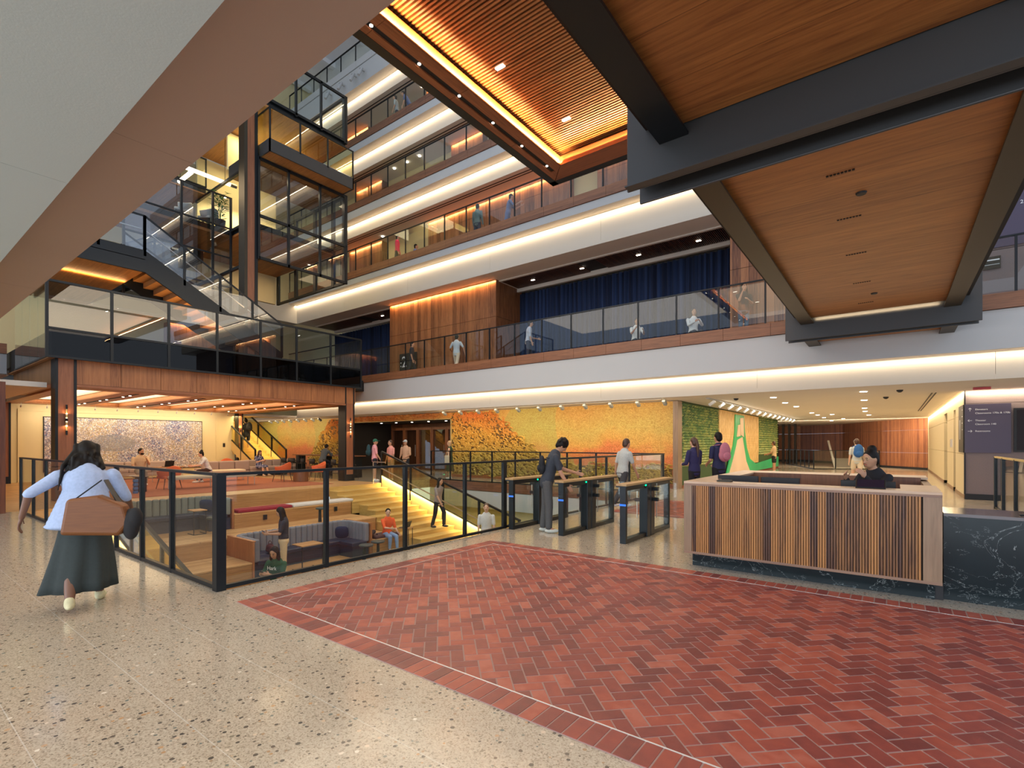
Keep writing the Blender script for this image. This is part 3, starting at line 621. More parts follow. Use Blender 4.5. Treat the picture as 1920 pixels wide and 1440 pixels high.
MB().box(-6.5, 0, -1.6, 1.6, -.02, .0).build('deck', 'soot', t); MB().box(-6.4, -.05, -1.5, 1.6, -.36, -.30).build('soffit', 'bridge_wood', t)
MB().box(-.06, 0, -1.6, 1.6, -.40, .28).box(-6.5, 0, -1.66, -1.6, -.4, .28).build('edge_beam', 'steel', t)
for y in (-1.6, .45, 1.6): MB().box(-.06, 0, y-.035, y+.035, .1, 1.36).build('post', 'steel', t)
MB().bar((-.03, -1.6, 1.35), (-.03, 1.6, 1.35), .04, .05).build('top_rail', 'steel', t); MB().box(-.036, -.024, -1.6, 1.6, .3, 1.33).build('glass_pane', 'glass_dark', t)
MB().bar((-.1, -1.6, .95), (-.1, 1.6, .95), .03, .03).build('handrail', 'handrail', t)
area((-19.5, 7.6, 5.35), 1.6, 4.2, 120, AMB, (PI-.0+.53, 0, 0)); area((-20.3, 4.3, 6.85), .05, 2.6, 26, AMB, (PI, 0, 0))
# tall glazed screen of the mezzanine
xs_ = -20.8; y0_, y1_ = 5.68, 9.15
t = thing('glazed_screen', 'tall gridded glass screen in black frames left of the tall column', 'glass screen', (xs_, y0_, 6.57))
yy = [0]+[on_x(p, xs_)-y0_ for p in (340, 399)]+[y1_-y0_]
for y in yy: MB().box(-.04, .04, y-.035, y+.035, 0, 4.68).build('mullion', 'steel', t)
for z in (0, 1.15, 2.3, 3.45, 4.66): MB().box(-.03, .03, 0, y1_-y0_, z-.025, z+.025).build('transom', 'steel', t)
for a, b in zip(yy, yy[1:]):
    for z, h in ((.02, 1.1), (1.17, 1.1), (2.32, 1.1), (3.47, 1.16)):
        MB().box(-.006, .006, a+.035, b-.035, z, z+h).build('glass_pane', 'glass_dark', t)
struct('floor', MB().box(-23.15, -20.9, 5.65, y1_, 9.8, 10.0), 'soot'); struct('ceiling', MB().box(-23.15, -20.9, 5.65, y1_, 9.7, 9.8), 'bridge_wood')
struct('floor', MB().box(-28.3, -23.2, 6.5, 9.2, 12.15, 12.4), 'steel'); struct('ceiling', MB().box(-28.3, -23.2, 6.5, 9.2, 12.1, 12.15), 'bridge_wood')
struct('floor', MB().box(-26, -18.6, 2.0, 8.9, 14.45, 14.8), 'steel'); struct('ceiling', MB().box(-26, -18.65, 2.0, 8.85, 14.40, 14.45), 'bridge_wood')
railing('black framed glass railing high behind the lit tube pendant', [(-23.2, 6.5), (-23.2, 9.2)], 12.4, 1.2, step=1.3)
tc = thing('tall_column', 'tall bronze and walnut column rising between the glazed stair volumes', 'column', (-18.6, 8.88, 4.73))
MB().box(-.4, 0, -.13, .13, 0, 9.7).build('timber_infill', 'column_wood', tc)
for a in (-.24, .13): MB().box(-.42, .02, a, a+.11, 0, 9.7).build('steel_flange', 'steel2' if a < 0 else 'steel', tc)
# lift box
def framebox(label, x0, x1, y0, y1, z0, z1, vy, zs, vx, g='glass_dark'):
    t = thing('glazed_box', label, 'glass volume', (x1, y0, z0)); Y = y1-y0; X = x0-x1; Z = z1-z0
    for y in vy: MB().box(-.08, 0, y-y0-.04, y-y0+.04, 0, Z).build('mullion', 'steel', t)
    for x in vx: MB().box(x-x1-.09, x-x1+.09, Y-.1, Y, 0, Z).build('mullion', 'steel', t)
    for z in zs: 
        MB().box(-.08, 0, 0, Y, z-z0-.05, z-z0+.05).build('transom', 'steel', t); MB().box(X, -.08, Y-.09, Y-.0, z-z0-.05, z-z0+.05).build('transom', 'steel', t)
        MB().box(X, -.08, 0, .09, z-z0-.05, z-z0+.05).build('transom', 'steel', t)
    for a, b in zip(vy, vy[1:]):
        for c_, d_ in zip(zs, zs[1:]): MB().box(-.05, -.04, a-y0+.04, b-y0-.04, c_-z0+.05, d_-z0-.05).build('glass_pane', g, t)
    MB().box(X, -.1, Y-.04, Y-.03, 0, Z).build('glass_pane', 'glass', t)
    return t
vy = [on_x(p, -18.5) for p in (486, 542, 601, 650)]
framebox('lower glazed stair volume hanging beneath the gold glass balcony', -24.1, -18.5, vy[0], vy[-1], 8.35, 12.1, vy, (8.4, 9.95, 12.05), (-24.0, -22.4, -20.8, -19.4, -18.6))
struct('floor', MB().box(-24.1, -19.3, vy[0]+.1, vy[-1]-.1, 9.8, 9.98), 'steel'); struct('ceiling', MB().box(-24.1, -19.35, vy[0]+.1, vy[-1]-.1, 9.72, 9.8), 'bridge_wood')
vy2 = [on_x(p, -18.5) for p in (500, 556, 603, 650)]
framebox('upper glazed volume above the gold glass balcony', -24.1, -18.5, vy2[0], vy2[-1], 14.3, 16.3, vy2, (14.4, 16.25), (-24.0, -21.5, -18.6), 'glass')
struct('floor', MB().box(-24.1, -18.6, vy[0], vy[-1], 14.2, 14.4), 'steel'); struct('ceiling', MB().box(-24.1, -18.6, vy[0], vy[-1], 14.12, 14.2), 'bridge_wood')
area((-19.3, 11, 12.0), .3, 3, 30, WARM, (0, 0, 0)); area((-21.5, 11, 9.6), 3.5, 2.5, 60, WARM); area((-21.5, 11, 13.9), 4, 2.5, 160, (1, .86, .5)); area((-21.5, 6, 12.0), 3, 4, 160, WARM)
struct('wall_left', MB().box(-21.4, -21.3, 9.25, 12.7, 12.6, 14.1).box(-24.3, -24.15, vy[0]+.1, vy[-1]-.1, 8.4, 14.1), 'yellow'); area((-20.9, 11, 13.9), .1, 3.3, 60, (1, .80, .36), (0, .5, 0)); area((-23.6, 11, 12.0), .1, 3.3, 60, (1, .80, .46), (0, .5, 0))
t = thing('gold_balcony', 'projecting balcony with gold tinted glass and grey steel edge', 'balcony', (-17.9, 9.2, 12.14)); Yb = 3.55
MB().box(-3.2, -.05, .05, Yb-.05, .02, .06).build('soffit', 'bridge_wood', t); MB().box(-3.2, -.05, .05, Yb-.05, .06, .44).build('deck', 'soot', t)
MB().box(-.05, 0, 0, Yb, 0, .46).box(-3.2, 0, 0, .05, 0, .46).box(-3.2, 0, Yb-.05, Yb, 0, .46).build('edge_beam', 'beamsteel', t)
for i in range(4): MB().box(-.04, 0, i*(Yb-.06)/3, i*(Yb-.06)/3+.06, .4, 1.58).build('post', 'steel', t)
for i in range(3): MB().box(-.025, -.015, i*(Yb-.06)/3+.06, (i+1)*(Yb-.06)/3, .5, 1.56).build('glass_pane', 'glass_gold', t)
MB().box(-1.0, -.04, .01, .02, .5, 1.56).build('glass_pane', 'glass_gold', t); MB().bar((-.02, 0, 1.58), (-.02, Yb, 1.58), .04, .04).bar((-.02, .02, 1.58), (-1.0, .02, 1.58), .04, .04).build('top_rail', 'steel', t)
for x, y in ((-.9, .6), (-.9, 2.6)): MB().lathe([(.03, 0), (.03, .02)], (x, y, 0), 10).build('downlight', 'lamp', t); area((-17.9+x, 9.2+y, 12.1), .08, .08, 4, AMB, (PI*0, 0, 0))
t = thing('tube_pendant', 'glowing glass tube pendant of two arms hanging high in the stair tower', 'pendant lamp', (-22.0, on_x(372, -22)-.3, 12.35))
MB().tube((0, -.2, 0), (0, 1.5, 0), .075, n=14).build('tube', 'lamp_dim', t, smooth=True); MB().tube((0, .05, -.1), (-1.3, .05, -.1), .075, n=14).build('tube', 'lamp_dim', t, smooth=True)
MB().tube((0, .2, .07), (0, .2, 1.9), .01).tube((0, 1.3, .07), (0, 1.3, 1.9), .01).tube((-1.1, .05, 0), (-1.1, .05, 1.9), .01).build('rod', 'steel', t)
MB().tube((0, 1.5, 0), (0, 1.75, 0), .08, n=14).tube((0, -.45, 0), (0, -.2, 0), .08, n=14).build('end_cap', 'handrail', t)
# ---------------------------------------------------------------- slatted timber canopy
zc_ = 8.1; ox, oy = -6.87, 10.8; x1 = 4.0; yb = 2.4
cn = thing('slatted_canopy', 'hanging walnut canopy with a slatted underside and glowing cove', 'ceiling canopy', (ox, oy, zc_))
def Lc(mb): return mb
MB().box(0, .18, yb-oy, 0, -.005, .75).box(0, x1-ox, -.19, 0, -.005, .75).build('black_edge', 'steel', cn)
m = MB(); y = -.2
e = .004
ybnd = [-.2, -.71, -2.0, -3.9, -5.8, -7.7, yb-oy]
m2 = MB()
m2.add([(.18,-.19,0),(.65,-.71,0),(.65,-.71,.03),(.18,-.19,.03)], [(0,1,2,3)])
for a, b in zip(ybnd[1:], ybnd[2:]): 
    m.box(.18, .315, b+e, a-e, 0, .03); m.box(.425, .65, b+e, a-e, 0, .03)
m.prism([(.18, -.20), (.65, -.715), (.425, -.715), (.425, -.56), (.315, -.56), (.315, -.715), (.18, -.715)], 'z', 0, .03)
m.build('timber_border', 'canopy_wood', cn)
m = MB(); m.prism([(.19, -.19), (2.2, -.19), (2.2, -.71), (.66, -.71)], 'z', 0, .03)
x = 2.2
while x < x1-ox: m.box(x+e, min(x+1.9, x1-ox)-e, -.71, -.19, 0, .03); x += 1.9
m.box(.65, x1-ox, -.72, -.705, 0, .2).box(.642, .658, yb-oy, -.705, 0, .2)
m.build('timber_border', wood('canopy_wood_x', (.15, .04, .013), (.32, .10, .034), 'x', 'y', .5, seam=0, var=.15), cn)
MB().box(.30, .44, yb-oy, -.55, .03, .12).build('light_slot', 'soot', cn)
for i in range(9):
    y = -.85-1.0*i; sh_ = MB().tube((.37, y, .02), (.37, y, .09), .045, n=12).build('spot_housing', 'steel', cn); MB().tube((.37, y, .012), (.37, y, .02), .028, n=10).build('spot_lens', 'lamp', sh_)
m = MB(); y = -.45
while y > yb-oy: m.box(.40, x1-ox, y-.034, y, .36, .42); y -= .074
m.build('slats', 'slat_wood', cn); MB().box(.3, x1-ox, yb-oy, -.2, .43, .46).build('backing', flat('canopy_backing', (.012, .006, .003), .9), cn)
for x, y in ((1.15, -3.6), (1.35, -1.6), (3.1, -2.6), (1.6, -6.0), (2.9, -5.2)): MB().box(x-.09, x+.09, y-.035, y+.035, .345, .36).build('downlight', 'lamp', cn)
area((ox+.70, (yb+oy)/2-.3, zc_+.06), .05, oy-yb-.7, 330, (1, .62, .27), (0, PI-.75, 0)); area(((ox+.7+x1)/2, oy-.75, zc_+.06), x1-ox-.7, .05, 400, (1, .62, .27), (PI+.75, 0, 0))
# ---------------------------------------------------------------- steel and timber bridge overhead
bz = 4.15; bx0, bx1 = -2.16, 1.47
br = thing('footbridge', 'overhead footbridge with walnut soffit and heavy grey steel beams', 'bridge', (bx0, 4.79, bz)); X1 = bx1-bx0
for y, dx, h in ((0, 0, 1.5), (.32, 0.0, 1.5), (9.4, 0, 1.3), (9.74, .02, 1.3)): MB().box(dx, X1-dx, y, y+.03, 0, h).build('cross_beam', 'beamsteel', br, bevel=.008)
[MB().box(.02, X1, a, b, c, d).build('flange', 'beamsteel', br) for a, b, c, d in ((-.1, 0, 0, .0135), (.03, .32, .18, .22), (9.43, 9.74, .1, .14))]
for a, b in ((.34, .62), (3.02, 3.30)):
    for y0, y1 in ((-2.9, 0), (.35, 9.4), (9.77, 10.9)):
        z = .36 if y0 < 9 else .05
        MB().box(a, b, y0, y1, z, z+.03).box((a+b)/2-.012, (a+b)/2+.012, y0, y1, z+.03, z+.5).build('edge_beam', 'beambronze' if y0 > -1 else 'steel', br)
m = MB()
for y0, y1 in ((-2.9, -.02), (.36, 1.15), (1.156, 9.25), (9.8, 10.9)): m.box(.56, 3.08, y0, y1, .47 if y0 < 9 else .16, .52 if y0 < 9 else .2)
m.build('soffit', 'bridge_wood', br)
MB().box(.2, X1-.2, -2.9, 10.9, .55, .65).build('deck', 'soot', br)
for i, y in enumerate((1.9, 3.3, 4.9, 6.7, 8.4)):
    m = MB(); [m.box(1.55+q*.035, 1.575+q*.035, y, y+.03, .462, .47) for q in range(8)]; m.build('vent_slot', 'soot', br)
for y in (2.6, 7.7): MB().lathe([(.05, 0), (.06, .02)], (1.85, y, .45), 14).build('sensor', 'black', br)
MB().box(.6, 3.05, 9.28, 9.38, .50, .56).build('glow_strip', 'soot', br); area((bx0+1.8, 4.79+9.33, bz+.46), 2.3, .04, 9, WARM, (-.9+PI, 0, 0))
# ---------------------------------------------------------------- near balcony soffits overhead
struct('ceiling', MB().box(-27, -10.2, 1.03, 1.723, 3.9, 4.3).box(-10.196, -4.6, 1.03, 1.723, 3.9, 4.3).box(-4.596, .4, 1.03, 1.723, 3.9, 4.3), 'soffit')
struct('ceiling', MB().box(-27, -5.2, -3.5, 1.058, 3.65, 4.2).box(-5.196, .4, -3.5, 1.058, 3.65, 4.2), 'beam_daylit')
# ---------------------------------------------------------------- ground floor murals
def curls(mb, inside, n, y, r=(.05, .11), dep=.07, seedv=3, axis='y'):
    rnd = random.Random(seedv); k = 0; tries = 0
    while k < n and tries < n*20:
        tries += 1; a, z = inside(rnd)
        if a is None: continue
        R = rnd.uniform(*r); t0 = rnd.uniform(0, 2*PI); sp = rnd.uniform(2.2, 4.2); w = .022; q = 7; vs = []; sx = rnd.uniform(1.0, 1.9); ang = rnd.uniform(-.6, .3)
        for i in range(q):
            t = t0+sp*i/(q-1); ww = w*math.sin(PI*(i+.35)/(q-.3))+.004
            for rr, dd in ((R-ww, 0), (R, dep*(.6+.4*math.sin(PI*i/(q-1)))), (R+ww, 0)):
                px, pz = rr*math.cos(t)*sx, rr*math.sin(t); px, pz = px*math.cos(ang)-pz*math.sin(ang), px*math.sin(ang)+pz*math.cos(ang)
                vs.append((a+px, y-dd, z+pz) if axis == 'y' else (y+dd, a+px, z+pz))
        mb.add(vs, [f for i in range(q-1) for f in ((3*i, 3*i+1, 3*i+4, 3*i+3), (3*i+1, 3*i+2, 3*i+5, 3*i+4))]); k += 1
ym = 17.6; xr = -6.02
mu = thing('relief_mural', 'large orange and gold relief mural on the long ground floor wall', 'mural', (0, ym, 0))
xl = on_y(850, ym); LO, RO = -26.1, -16.95
MB().box(RO, xr-.1, .0, .12, .12, 3.08).build('painted_panel', 'flame', mu); MB().box(LO, RO, 0, .12, 2.80, 3.08).build('lintel_panel', 'curls', mu)
MB().box(-36, LO, 0, .12, .12, 3.08).build('painted_panel', 'flame', mu)
hx = on_y(1008, ym)
def hill(r):
    x = r.uniform(RO+.1, hx); z = r.uniform(.2, 3.0); f = (x-RO)/(hx-RO); top = 3.0 if f < .52 else 3.0-(f-.52)/.48*1.75
    return (x, z) if z < top else (None, None)
def hill2(r):
    x = r.uniform(-29.3, LO-.1); z = r.uniform(.2, 3.0); f = (-26.1-x)/3.2; return (x, z) if z < 3.0-max(0, f-.3)/.7*2.4 else (None, None)
def low(r): return (r.uniform(hx-.1, xr-.2), r.uniform(.15, .78))
def lint(r): return (r.uniform(LO, RO), r.uniform(2.84, 3.04))
M['curl_back'] = flat('relief_gap_shade', (.16, .085, .02), .7)  # dark sheet colour painting the shadow gaps between the curls
MB().prism([(RO+.02, .15), (hx-.1, .15), (hx-.1, 1.1), (RO+(hx-RO)*.52, 3.0), (RO+.02, 3.0)], 'y', -.006, 0).prism([(hx-.1, .15), (xr-.2, .15), (xr-.2, .72), (hx-.1, .72)], 'y', -.006, 0).prism([(-29.2, .15), (LO-.02, .15), (LO-.02, 3.0), (-27.1, 3.0), (-29.2, .6)], 'y', -.006, 0).build('gap_shade_sheet', 'curl_back', mu)
for fn, n, s_, rr in ((hill, 1150, 1, (.05, .13)), (hill2, 330, 2, (.06, .13)), (low, 330, 3, (.06, .13)), (lint, 130, 4, (.05, .09))):
    m = MB(); curls(m, fn, n, -.006, r=rr, seedv=s_); m.build('curled_relief', 'curls', mu)
struct('baseboard_back', MB().box(-36, LO, ym-.02, ym+.12, 0, .12).box(RO, xr-.1, ym-.02, ym+.12, 0, .12), 'canopy_wood')
struct('wall_back', MB().box(-36, LO, ym+.12, ym+.3, 0, 3.1).box(RO, xr-.14, ym+.12, ym+.3, 0, 3.1).box(LO, RO, ym+.12, ym+.3, 2.8, 3.1), 'panel')
struct('trim_8', MB().box(xr-.14, xr+.04, ym-.12, ym+.3, 0, 3.08), 'desk_frame')
# portal with dark doors
m = MB(); m.box(LO-.1, LO, ym, 21.5, 0, 2.8).box(RO, RO+.1, ym+.3, 21.5, 0, 2.8).box(LO, RO, ym+.3, 21.5, 2.8, 2.9); struct('wall_back', m, 'soot')
struct('wall_back', MB().box(LO, RO, 21.45, 21.6, 0, 2.8), 'desk_dark')
struct('trim_9', MB().box(RO-.06, RO, ym-.03, ym+.3, 0, 2.8).box(LO, LO+.06, ym-.03, ym+.3, 0, 2.8).box(LO, RO, ym-.03, ym+.1, 2.76, 2.8), 'brassy')
for i in range(7):
    x = RO-.55-1.22*i; d = tag(MB().box(x-.6, x-.5, 20.9, 21.1, 0, 2.55).box(x+.5, x+.6, 20.9, 21.1, 0, 2.55).box(x-.5, x+.5, 20.9, 21.1, 2.4, 2.55).build(f'door_{i+1}', 'desk_dark'), kind='structure')
    MB().box(x-.45, x+.45, 20.98, 21.0, .1, 2.4).build('glass_pane', 'glass_dark', d); MB().tube((x+.38, 20.93, .8), (x+.38, 20.93, 1.5), .015).build('door_handle', 'handrail', d)
for i in range(6): x = LO+1.6+i*1.35; tag(MB().lathe([(.06, 0), (.06, .015)], (x, 19.4, 2.785), 12).build('downlight', 'lamp'), 'round downlight in the dark recess before the glass doors', 'ceiling light', 'downlights before the glass doors')
area((-21, 19.6, 2.75), 8, .6, 60, WARM)
# green and straw relief wall facing the corridor
gm = thing('relief_wall', 'green, straw and jade relief wall facing the corridor', 'mural', (-6.0, ym, 0))
MB().box(-.14, 0, .3, 18.9, .1, 3.12).build('green_panel', flat('dark_green_ground', (.03, .075, .015), .7), gm)
def weave(mb, y0, y1, z0, z1, dy, dz, dep):
    z = z0; k = 0
    while z < z1:
        y = y0+(dy/2 if k % 2 else 0)
        while y < y1: mb.prism([(.0, z), (dep, z+dz*.35), (0, z+dz*.8)], 'y', y, y+dy*.62) if False else mb.add([(0, y, z), (0, y+dy*.7, z), (dep, y+dy*.62, z+dz*.45), (dep, y+dy*.08, z+dz*.45), (0, y, z+dz*.85), (0, y+dy*.7, z+dz*.85)], [(0,1,2,3),(3,2,5,4),(0,3,4),(1,5,2)]); y += dy
        z += dz; k += 1
m = MB(); weave(m, .35, 4.9, .75, 3.05, .16, .10, .07); weave(m, 13.0, 18.7, .95, 3.05, .22, .13, .08); m.build('woven_relief', 'green', gm)
m = MB(); weave(m, 5.0, 8.0, 1.0, 2.0, .18, .12, .06); weave(m, 9.8, 12.8, 1.3, 2.0, .2, .12, .06); m.build('woven_relief', 'straw', gm)
MB().box(0, .05, 5.0, 12.9, 1.1, 3.05).box(0, .04, 9.8, 12.9, .55, 1.1).build('straw_panel', 'straw', gm)
MB().prism([(5.9, .12), (6.6, .9), (7.2, 1.5), (7.5, 2.1), (7.6, 2.95), (9.3, 2.95), (9.5, 2.2), (9.9, 1.4), (10.6, .8), (12.0, .5), (18.7, .75), (18.7, .12)], 'x', .05, .09).build('jade_inlay', 'jade', gm)
MB().prism([(6.3, .12), (7.1, .85), (7.7, 1.45), (7.9, 1.75), (8.9, 1.9), (9.3, 1.3), (9.7, .7), (10.6, .12)], 'x', .09, .11).prism([(7.8, 1.9), (8.0, 2.45), (8.45, 2.5), (8.5, 1.95)], 'x', .09, .11).prism([(8.6, 2.0), (8.4, 2.8), (9.1, 2.85), (9.2, 1.9)], 'x', .09, .11).build('peach_inlay', 'peach', gm)
struct('wall_left', MB().box(-6.3, -6.16, ym+.32, 36.6, 0, 3.1), 'panel'); struct('baseboard_left', MB().box(-6.16, -5.97, ym+.3, 36.5, 0, .1), 'canopy_wood')
def spot(loc, rz, label, group, col='white'):
    t = thing('track_spotlight', label, 'spotlight', loc, rz, group)
    MB().box(-.02, .02, -.02, .02, -.05, 0).build('stem', col, t); MB().rbox((0, .05, -.12), (.11, .24, .10), Matrix.Rotation(-.6, 3, 'X')).build('lamp_head', col, t, bevel=.01)
    return t
M['spotgrey'] = flat('grey_lamp_housing', (.16, .165, .155), .4)
s0 = spot((on_y(832, 16.55), 16.55, 3.09), 0, 'small grey track spotlight aimed at the orange mural', 'spotlights over the orange mural', 'spotgrey')
for px in (862, 895, 930, 970, 1010, 1052, 1096, 1144, 1195, 1245): dup(s0, (on_y(px, 16.55), 16.55, 3.09), 0)
s2 = dup(s0, (on_y(506, 16.55), 16.55, 3.09), 0, 'small grey track spotlight above the mural left of the doors', 'spotlights above the left mural')
for px in (518, 530, 543, 557, 571, 585, 598): dup(s2, (on_y(px, 16.55), 16.55, 3.09), 0)
s1 = spot((-4.9, 17.9, 3.09), PI/2, 'small white track spotlight aimed at the green relief wall', 'spotlights over the green relief wall')
for i in range(1, 15): dup(s1, (-4.9, 17.9+i*1.25, 3.09), PI/2)
struct('trim_10', MB().box(-4.96, -4.84, 17.2, 36.4, 3.07, 3.1).box(-15.6, -6.2, 16.5, 16.6, 3.08, 3.1), 'white')
# ---------------------------------------------------------------- corridor beyond the desk
pts = [(1.62, 38.6), (-.6, 41.5), (-3.2, 47.5), (-6.5, 50.5), (-14, 50.5)]
for a, b in zip(pts, pts[1:]):
    L = math.dist(a, b); ang = math.atan2(b[1]-a[1], b[0]-a[0]); m = MB(); m.box(0, L, -.2, 0, 0.14, 1.0).box(0, L, -.2, 0, 1.01, 2.4).box(0, L, -.2, 0, 2.41, 3.12)
    o = struct('wall_back', m, wood('corridor_wood', (.13, .04, .018), (.34, .135, .055), 'z', 'x', .16, seam=.03, var=.3) if a == pts[0] else 'walnut_v_x'); o.location = (a[0], a[1], 0); o.rotation_euler = (0, 0, ang)
    if 'cw' not in globals(): cw = o.data.materials[0]
    o.data.materials[0] = cw
    o = struct('baseboard_back', MB().box(0, L, -.1, .02, 0, .14), 'black'); o.location = (a[0], a[1], 0); o.rotation_euler = (0, 0, ang)
for i in range(5): tag(MB().box(-7.9+i*.42, -7.75+i*.42, 44.8, 45.1, 0, 3.1).build('timber_fin', 'soot'), 'tall dark timber fin at the far end of the corridor', 'screen', 'dark fins at the corridor end')
railing('low glass railing around the escalator opening, long side facing the desk', [(-3.9, 35.8), (-.7, 38.2)], 0, 1.15, step=1.5, post=(.05, .05), top=.03)
railing('glass railing running back from the escalator opening to the dark fins', [(-3.9, 35.8), (-6.6, 44)], 0, 1.15, step=1.3, post=(.05, .05), top=.03)
es = thing('escalator', 'escalator with bright steel balustrades beyond the glass railing', 'escalator', (-3.0, 38.6, 0))
for x in (0, 1.5): MB().bar((x, 0, 0), (x-.6, 2.4, 1.75), .12, .10).build('balustrade', 'handrail', es)
MB().bar((.75, 0, -.6), (.15, 2.4, .55), 1.2, .05).build('steps', 'handrail', es)
tw = 1.62
m = MB(); 
for a, b in ((38.4, 26.6), (25.1, 22.6), (21.9, 19.3)): b = max(b, 19.51); m.box(tw, tw+.2, b, a, .12, 1.28).box(tw, tw+.2, b, a, 1.29, 2.42).box(tw, tw+.2, b, a, 2.43, 3.12)
m.box(tw, tw+.2, 22.6, 21.9, 2.7, 3.12).box(tw, tw+.2, 26.6, 25.1, 2.75, 3.12)
struct('wall_right', m, 'tan_panel'); struct('wall_right', MB().box(tw+.5, tw+.6, 19.4, 38, 0, 3.1), 'soot')
struct('baseboard_right', MB().box(tw-.012, tw, 26.6, 38.4, 0, .12).box(tw-.012, tw, 22.6, 25.1, 0, .12).box(tw-.012, tw, 19.3, 21.9, 0, .12), 'desk_frame')
ycove(19.4, 38, tw-.1, 3.07, .06, 9, WARM2, -.5)
struct('ceiling', MB().box(.9, .93, 19.5, 30, 3.085, 3.1).box(.99, 1.02, 19.5, 30, 3.085, 3.1), 'black')
struct('wall_right', MB().box(tw, 8, 19.3, 19.5, .16, 2.72).box(tw, 8, 19.3, 19.5, 2.73, 3.12), 'textile'); struct('baseboard_right', MB().box(tw, 8, 19.27, 19.5, 0, .16), 'black'); struct('trim_11', MB().box(tw-.01, tw+.02, 19.27, 19.33, .16, 3.12), 'black')
xcove(tw, 6, 19.2, 3.07, .06, 12, WARM2, .4)
M['letter'] = flat('white_letter', (.85, .85, .86), .5)
sg = thing('directory_sign', 'aubergine wayfinding sign listing elevators, theater and restrooms', 'sign', (tw, 19.3, 1.33))
MB().box(0, .95, -.05, -.01, 0, 1.37).build('sign_board', 'sign', sg)
RX = (PI/2, 0, 0)
def arrow(x, z, d):
    m = MB(); w = .045
    u = {'u': (0, 1), 'l': (-1, 0), 'r': (1, 0)}[d]; p = (-u[1], u[0]); P = lambda a, b: (x+u[0]*a+p[0]*b, -.056, z+u[1]*a+p[1]*b)
    m.bar(P(-w, 0), P(w, 0), .009, .004, (0, 1, 0)).bar(P(w, 0), P(w-.032, .032), .009, .004, (0, 1, 0)).bar(P(w, 0), P(w-.032, -.032), .009, .004, (0, 1, 0)); m.build('arrow', 'letter', sg)
for z, d, ls in ((1.21, 'u', ('Elevators', 'Classrooms 170a & 170b')), (.90, 'l', ('Theater', 'Classroom 140')), (.60, 'r', ('Restrooms',))):
    arrow(.11, z+.01, d)
    for i, s in enumerate(ls): text(s, .066, 'letter', sg, (.22, -.052, z-.01-i*.105), RX, sx=1.06)
sb = thing('level_sign', 'bronze side sign with a tall white number one beside the directory', 'sign', (tw, 19.33, 1.33))
MB().box(-.03, -.012, 0, 1.25, 0, 1.37).build('sign_board', 'beambronze', sb)
text('1', .85, 'letter', sb, (-.032, .95, .38), (PI/2, 0, -PI/2), sx=.6)
for i, w_ in enumerate((.12, .2, .18, .12)): MB().box(-.033, -.03, .12, .12+w_, 1.22-i*.19, 1.24-i*.19).build('lettering', 'letter', sb)
sc = thing('wall_screen', 'large black display screen on the textile wall right of the directory', 'screen', (tw+1.0, 19.3, 1.36))
MB().box(.0, 1.9, -.06, -.01, 0, 1.2).build('bezel', 'black', sc); MB().box(.06, 1.84, -.065, -.06, .05, 1.15).build('display', flat('dark_display', (.012, .004, .004), .35, spec=.15), sc)
for y, z in ((23.0, 1.6), (23.5, 1.6)): tag(MB().box(tw-.02, tw, y, y+.14, z-.14, z+.14).build('call_panel', 'handrail'), 'small steel call panel on the tan corridor wall, '+('nearer the directory sign' if y < 23.2 else 'further from the directory sign'), 'control panel', 'steel panels on the tan wall')
tag(MB().box(1.7, 2.05, 18.2, 18.32, 3.03, 3.09).build('exit_light', flat('red_lamp', (.4, .01, .01), .4)), 'red rectangular alarm light under the ceiling above the directory', 'alarm light')
railing('short glass railing beside the black marble counter, in front of the directory', [(2.0, 17.0), (2.0, 12.4)], 0, zc, posts_at=[0, (17-15.9)/4.6, (17-14.45)/4.6, .85, 1], post=(.07, .07), top=.04, capm='brassy')
for i, (px, py) in enumerate([(1450, 745), (1472, 755), (1493, 762), (1619, 734), (1620, 750), (1621, 765), (1622, 771), (1522, 774), (1533, 778), (1545, 783), (1560, 777), (1559, 789), (1581, 785), (1629, 778)]):
    x, y = on_fl(px, 831+(831-py), 1.6-1.5); tag(MB().lathe([(.09, 0), (.09, .012)], (x, y, 3.085), 14).build('downlight', 'lamp'), 'round bright downlight in the corridor ceiling', 'ceiling light', 'downlights in the corridor ceiling')
for px, py, mt in ((1380, 747, 'black'), (1661, 744, 'sign'), (1687, 731, 'black')):
    x, y = on_fl(px, 831+(831-py), 1.6-1.5); tag(MB().lathe([(.03, -.07), (.07, -.04), (.08, 0)], (x, y, 3.098), 14).build('dome_camera', mt if mt != 'sign' else 'red_d'  if 'red_d' in M else 'black'), {1380: 'small black ceiling dome near the white spotlights', 1661: 'small ceiling dome above the receptionist end of the corridor', 1687: 'small black ceiling dome nearest the tan wall'}[px], 'ceiling sensor')
# ---------------------------------------------------------------- reception desk
dx0, dx1, dy0 = -2.18, .39, 6.6
dk = thing('reception_desk', 'square reception desk faced in vertical walnut slats on a marble plinth', 'desk', (dx0, dy0, 0)); DX = dx1-dx0; DY = 3.3
MB().box(.07, DX-.05, .13, DY-.13, 0, .2).build('plinth', 'marble', dk); MB().box(DX-.05, DX+.015, .14, DY-.13, 0, .17).build('plinth_end', 'black', dk)
m = MB(); x = .105
while x < DX-.16: m.box(x, x+.019, -.002, .03, .205, 1.055); x += .0262
m.build('slat_front', 'desk_wood', dk)
MB().box(.10, DX-.15, .03, .06, .2, 1.06).build('backing', 'soot', dk)
[MB().box(a, b, 0, .08, .175, 1.06).build('frame_stile', 'desk_frame', dk) for a, b in ((0, .10), (DX-.15, DX))]
MB().box(0, DX, -.004, .06, .175, .205).box(0, DX, -.006, .1, 1.055, 1.078).build('frame_rail', wood('desk_rail_wood', (.17, .09, .06), (.32, .19, .12), 'x', 'z', .9, seam=0, var=.1), dk)
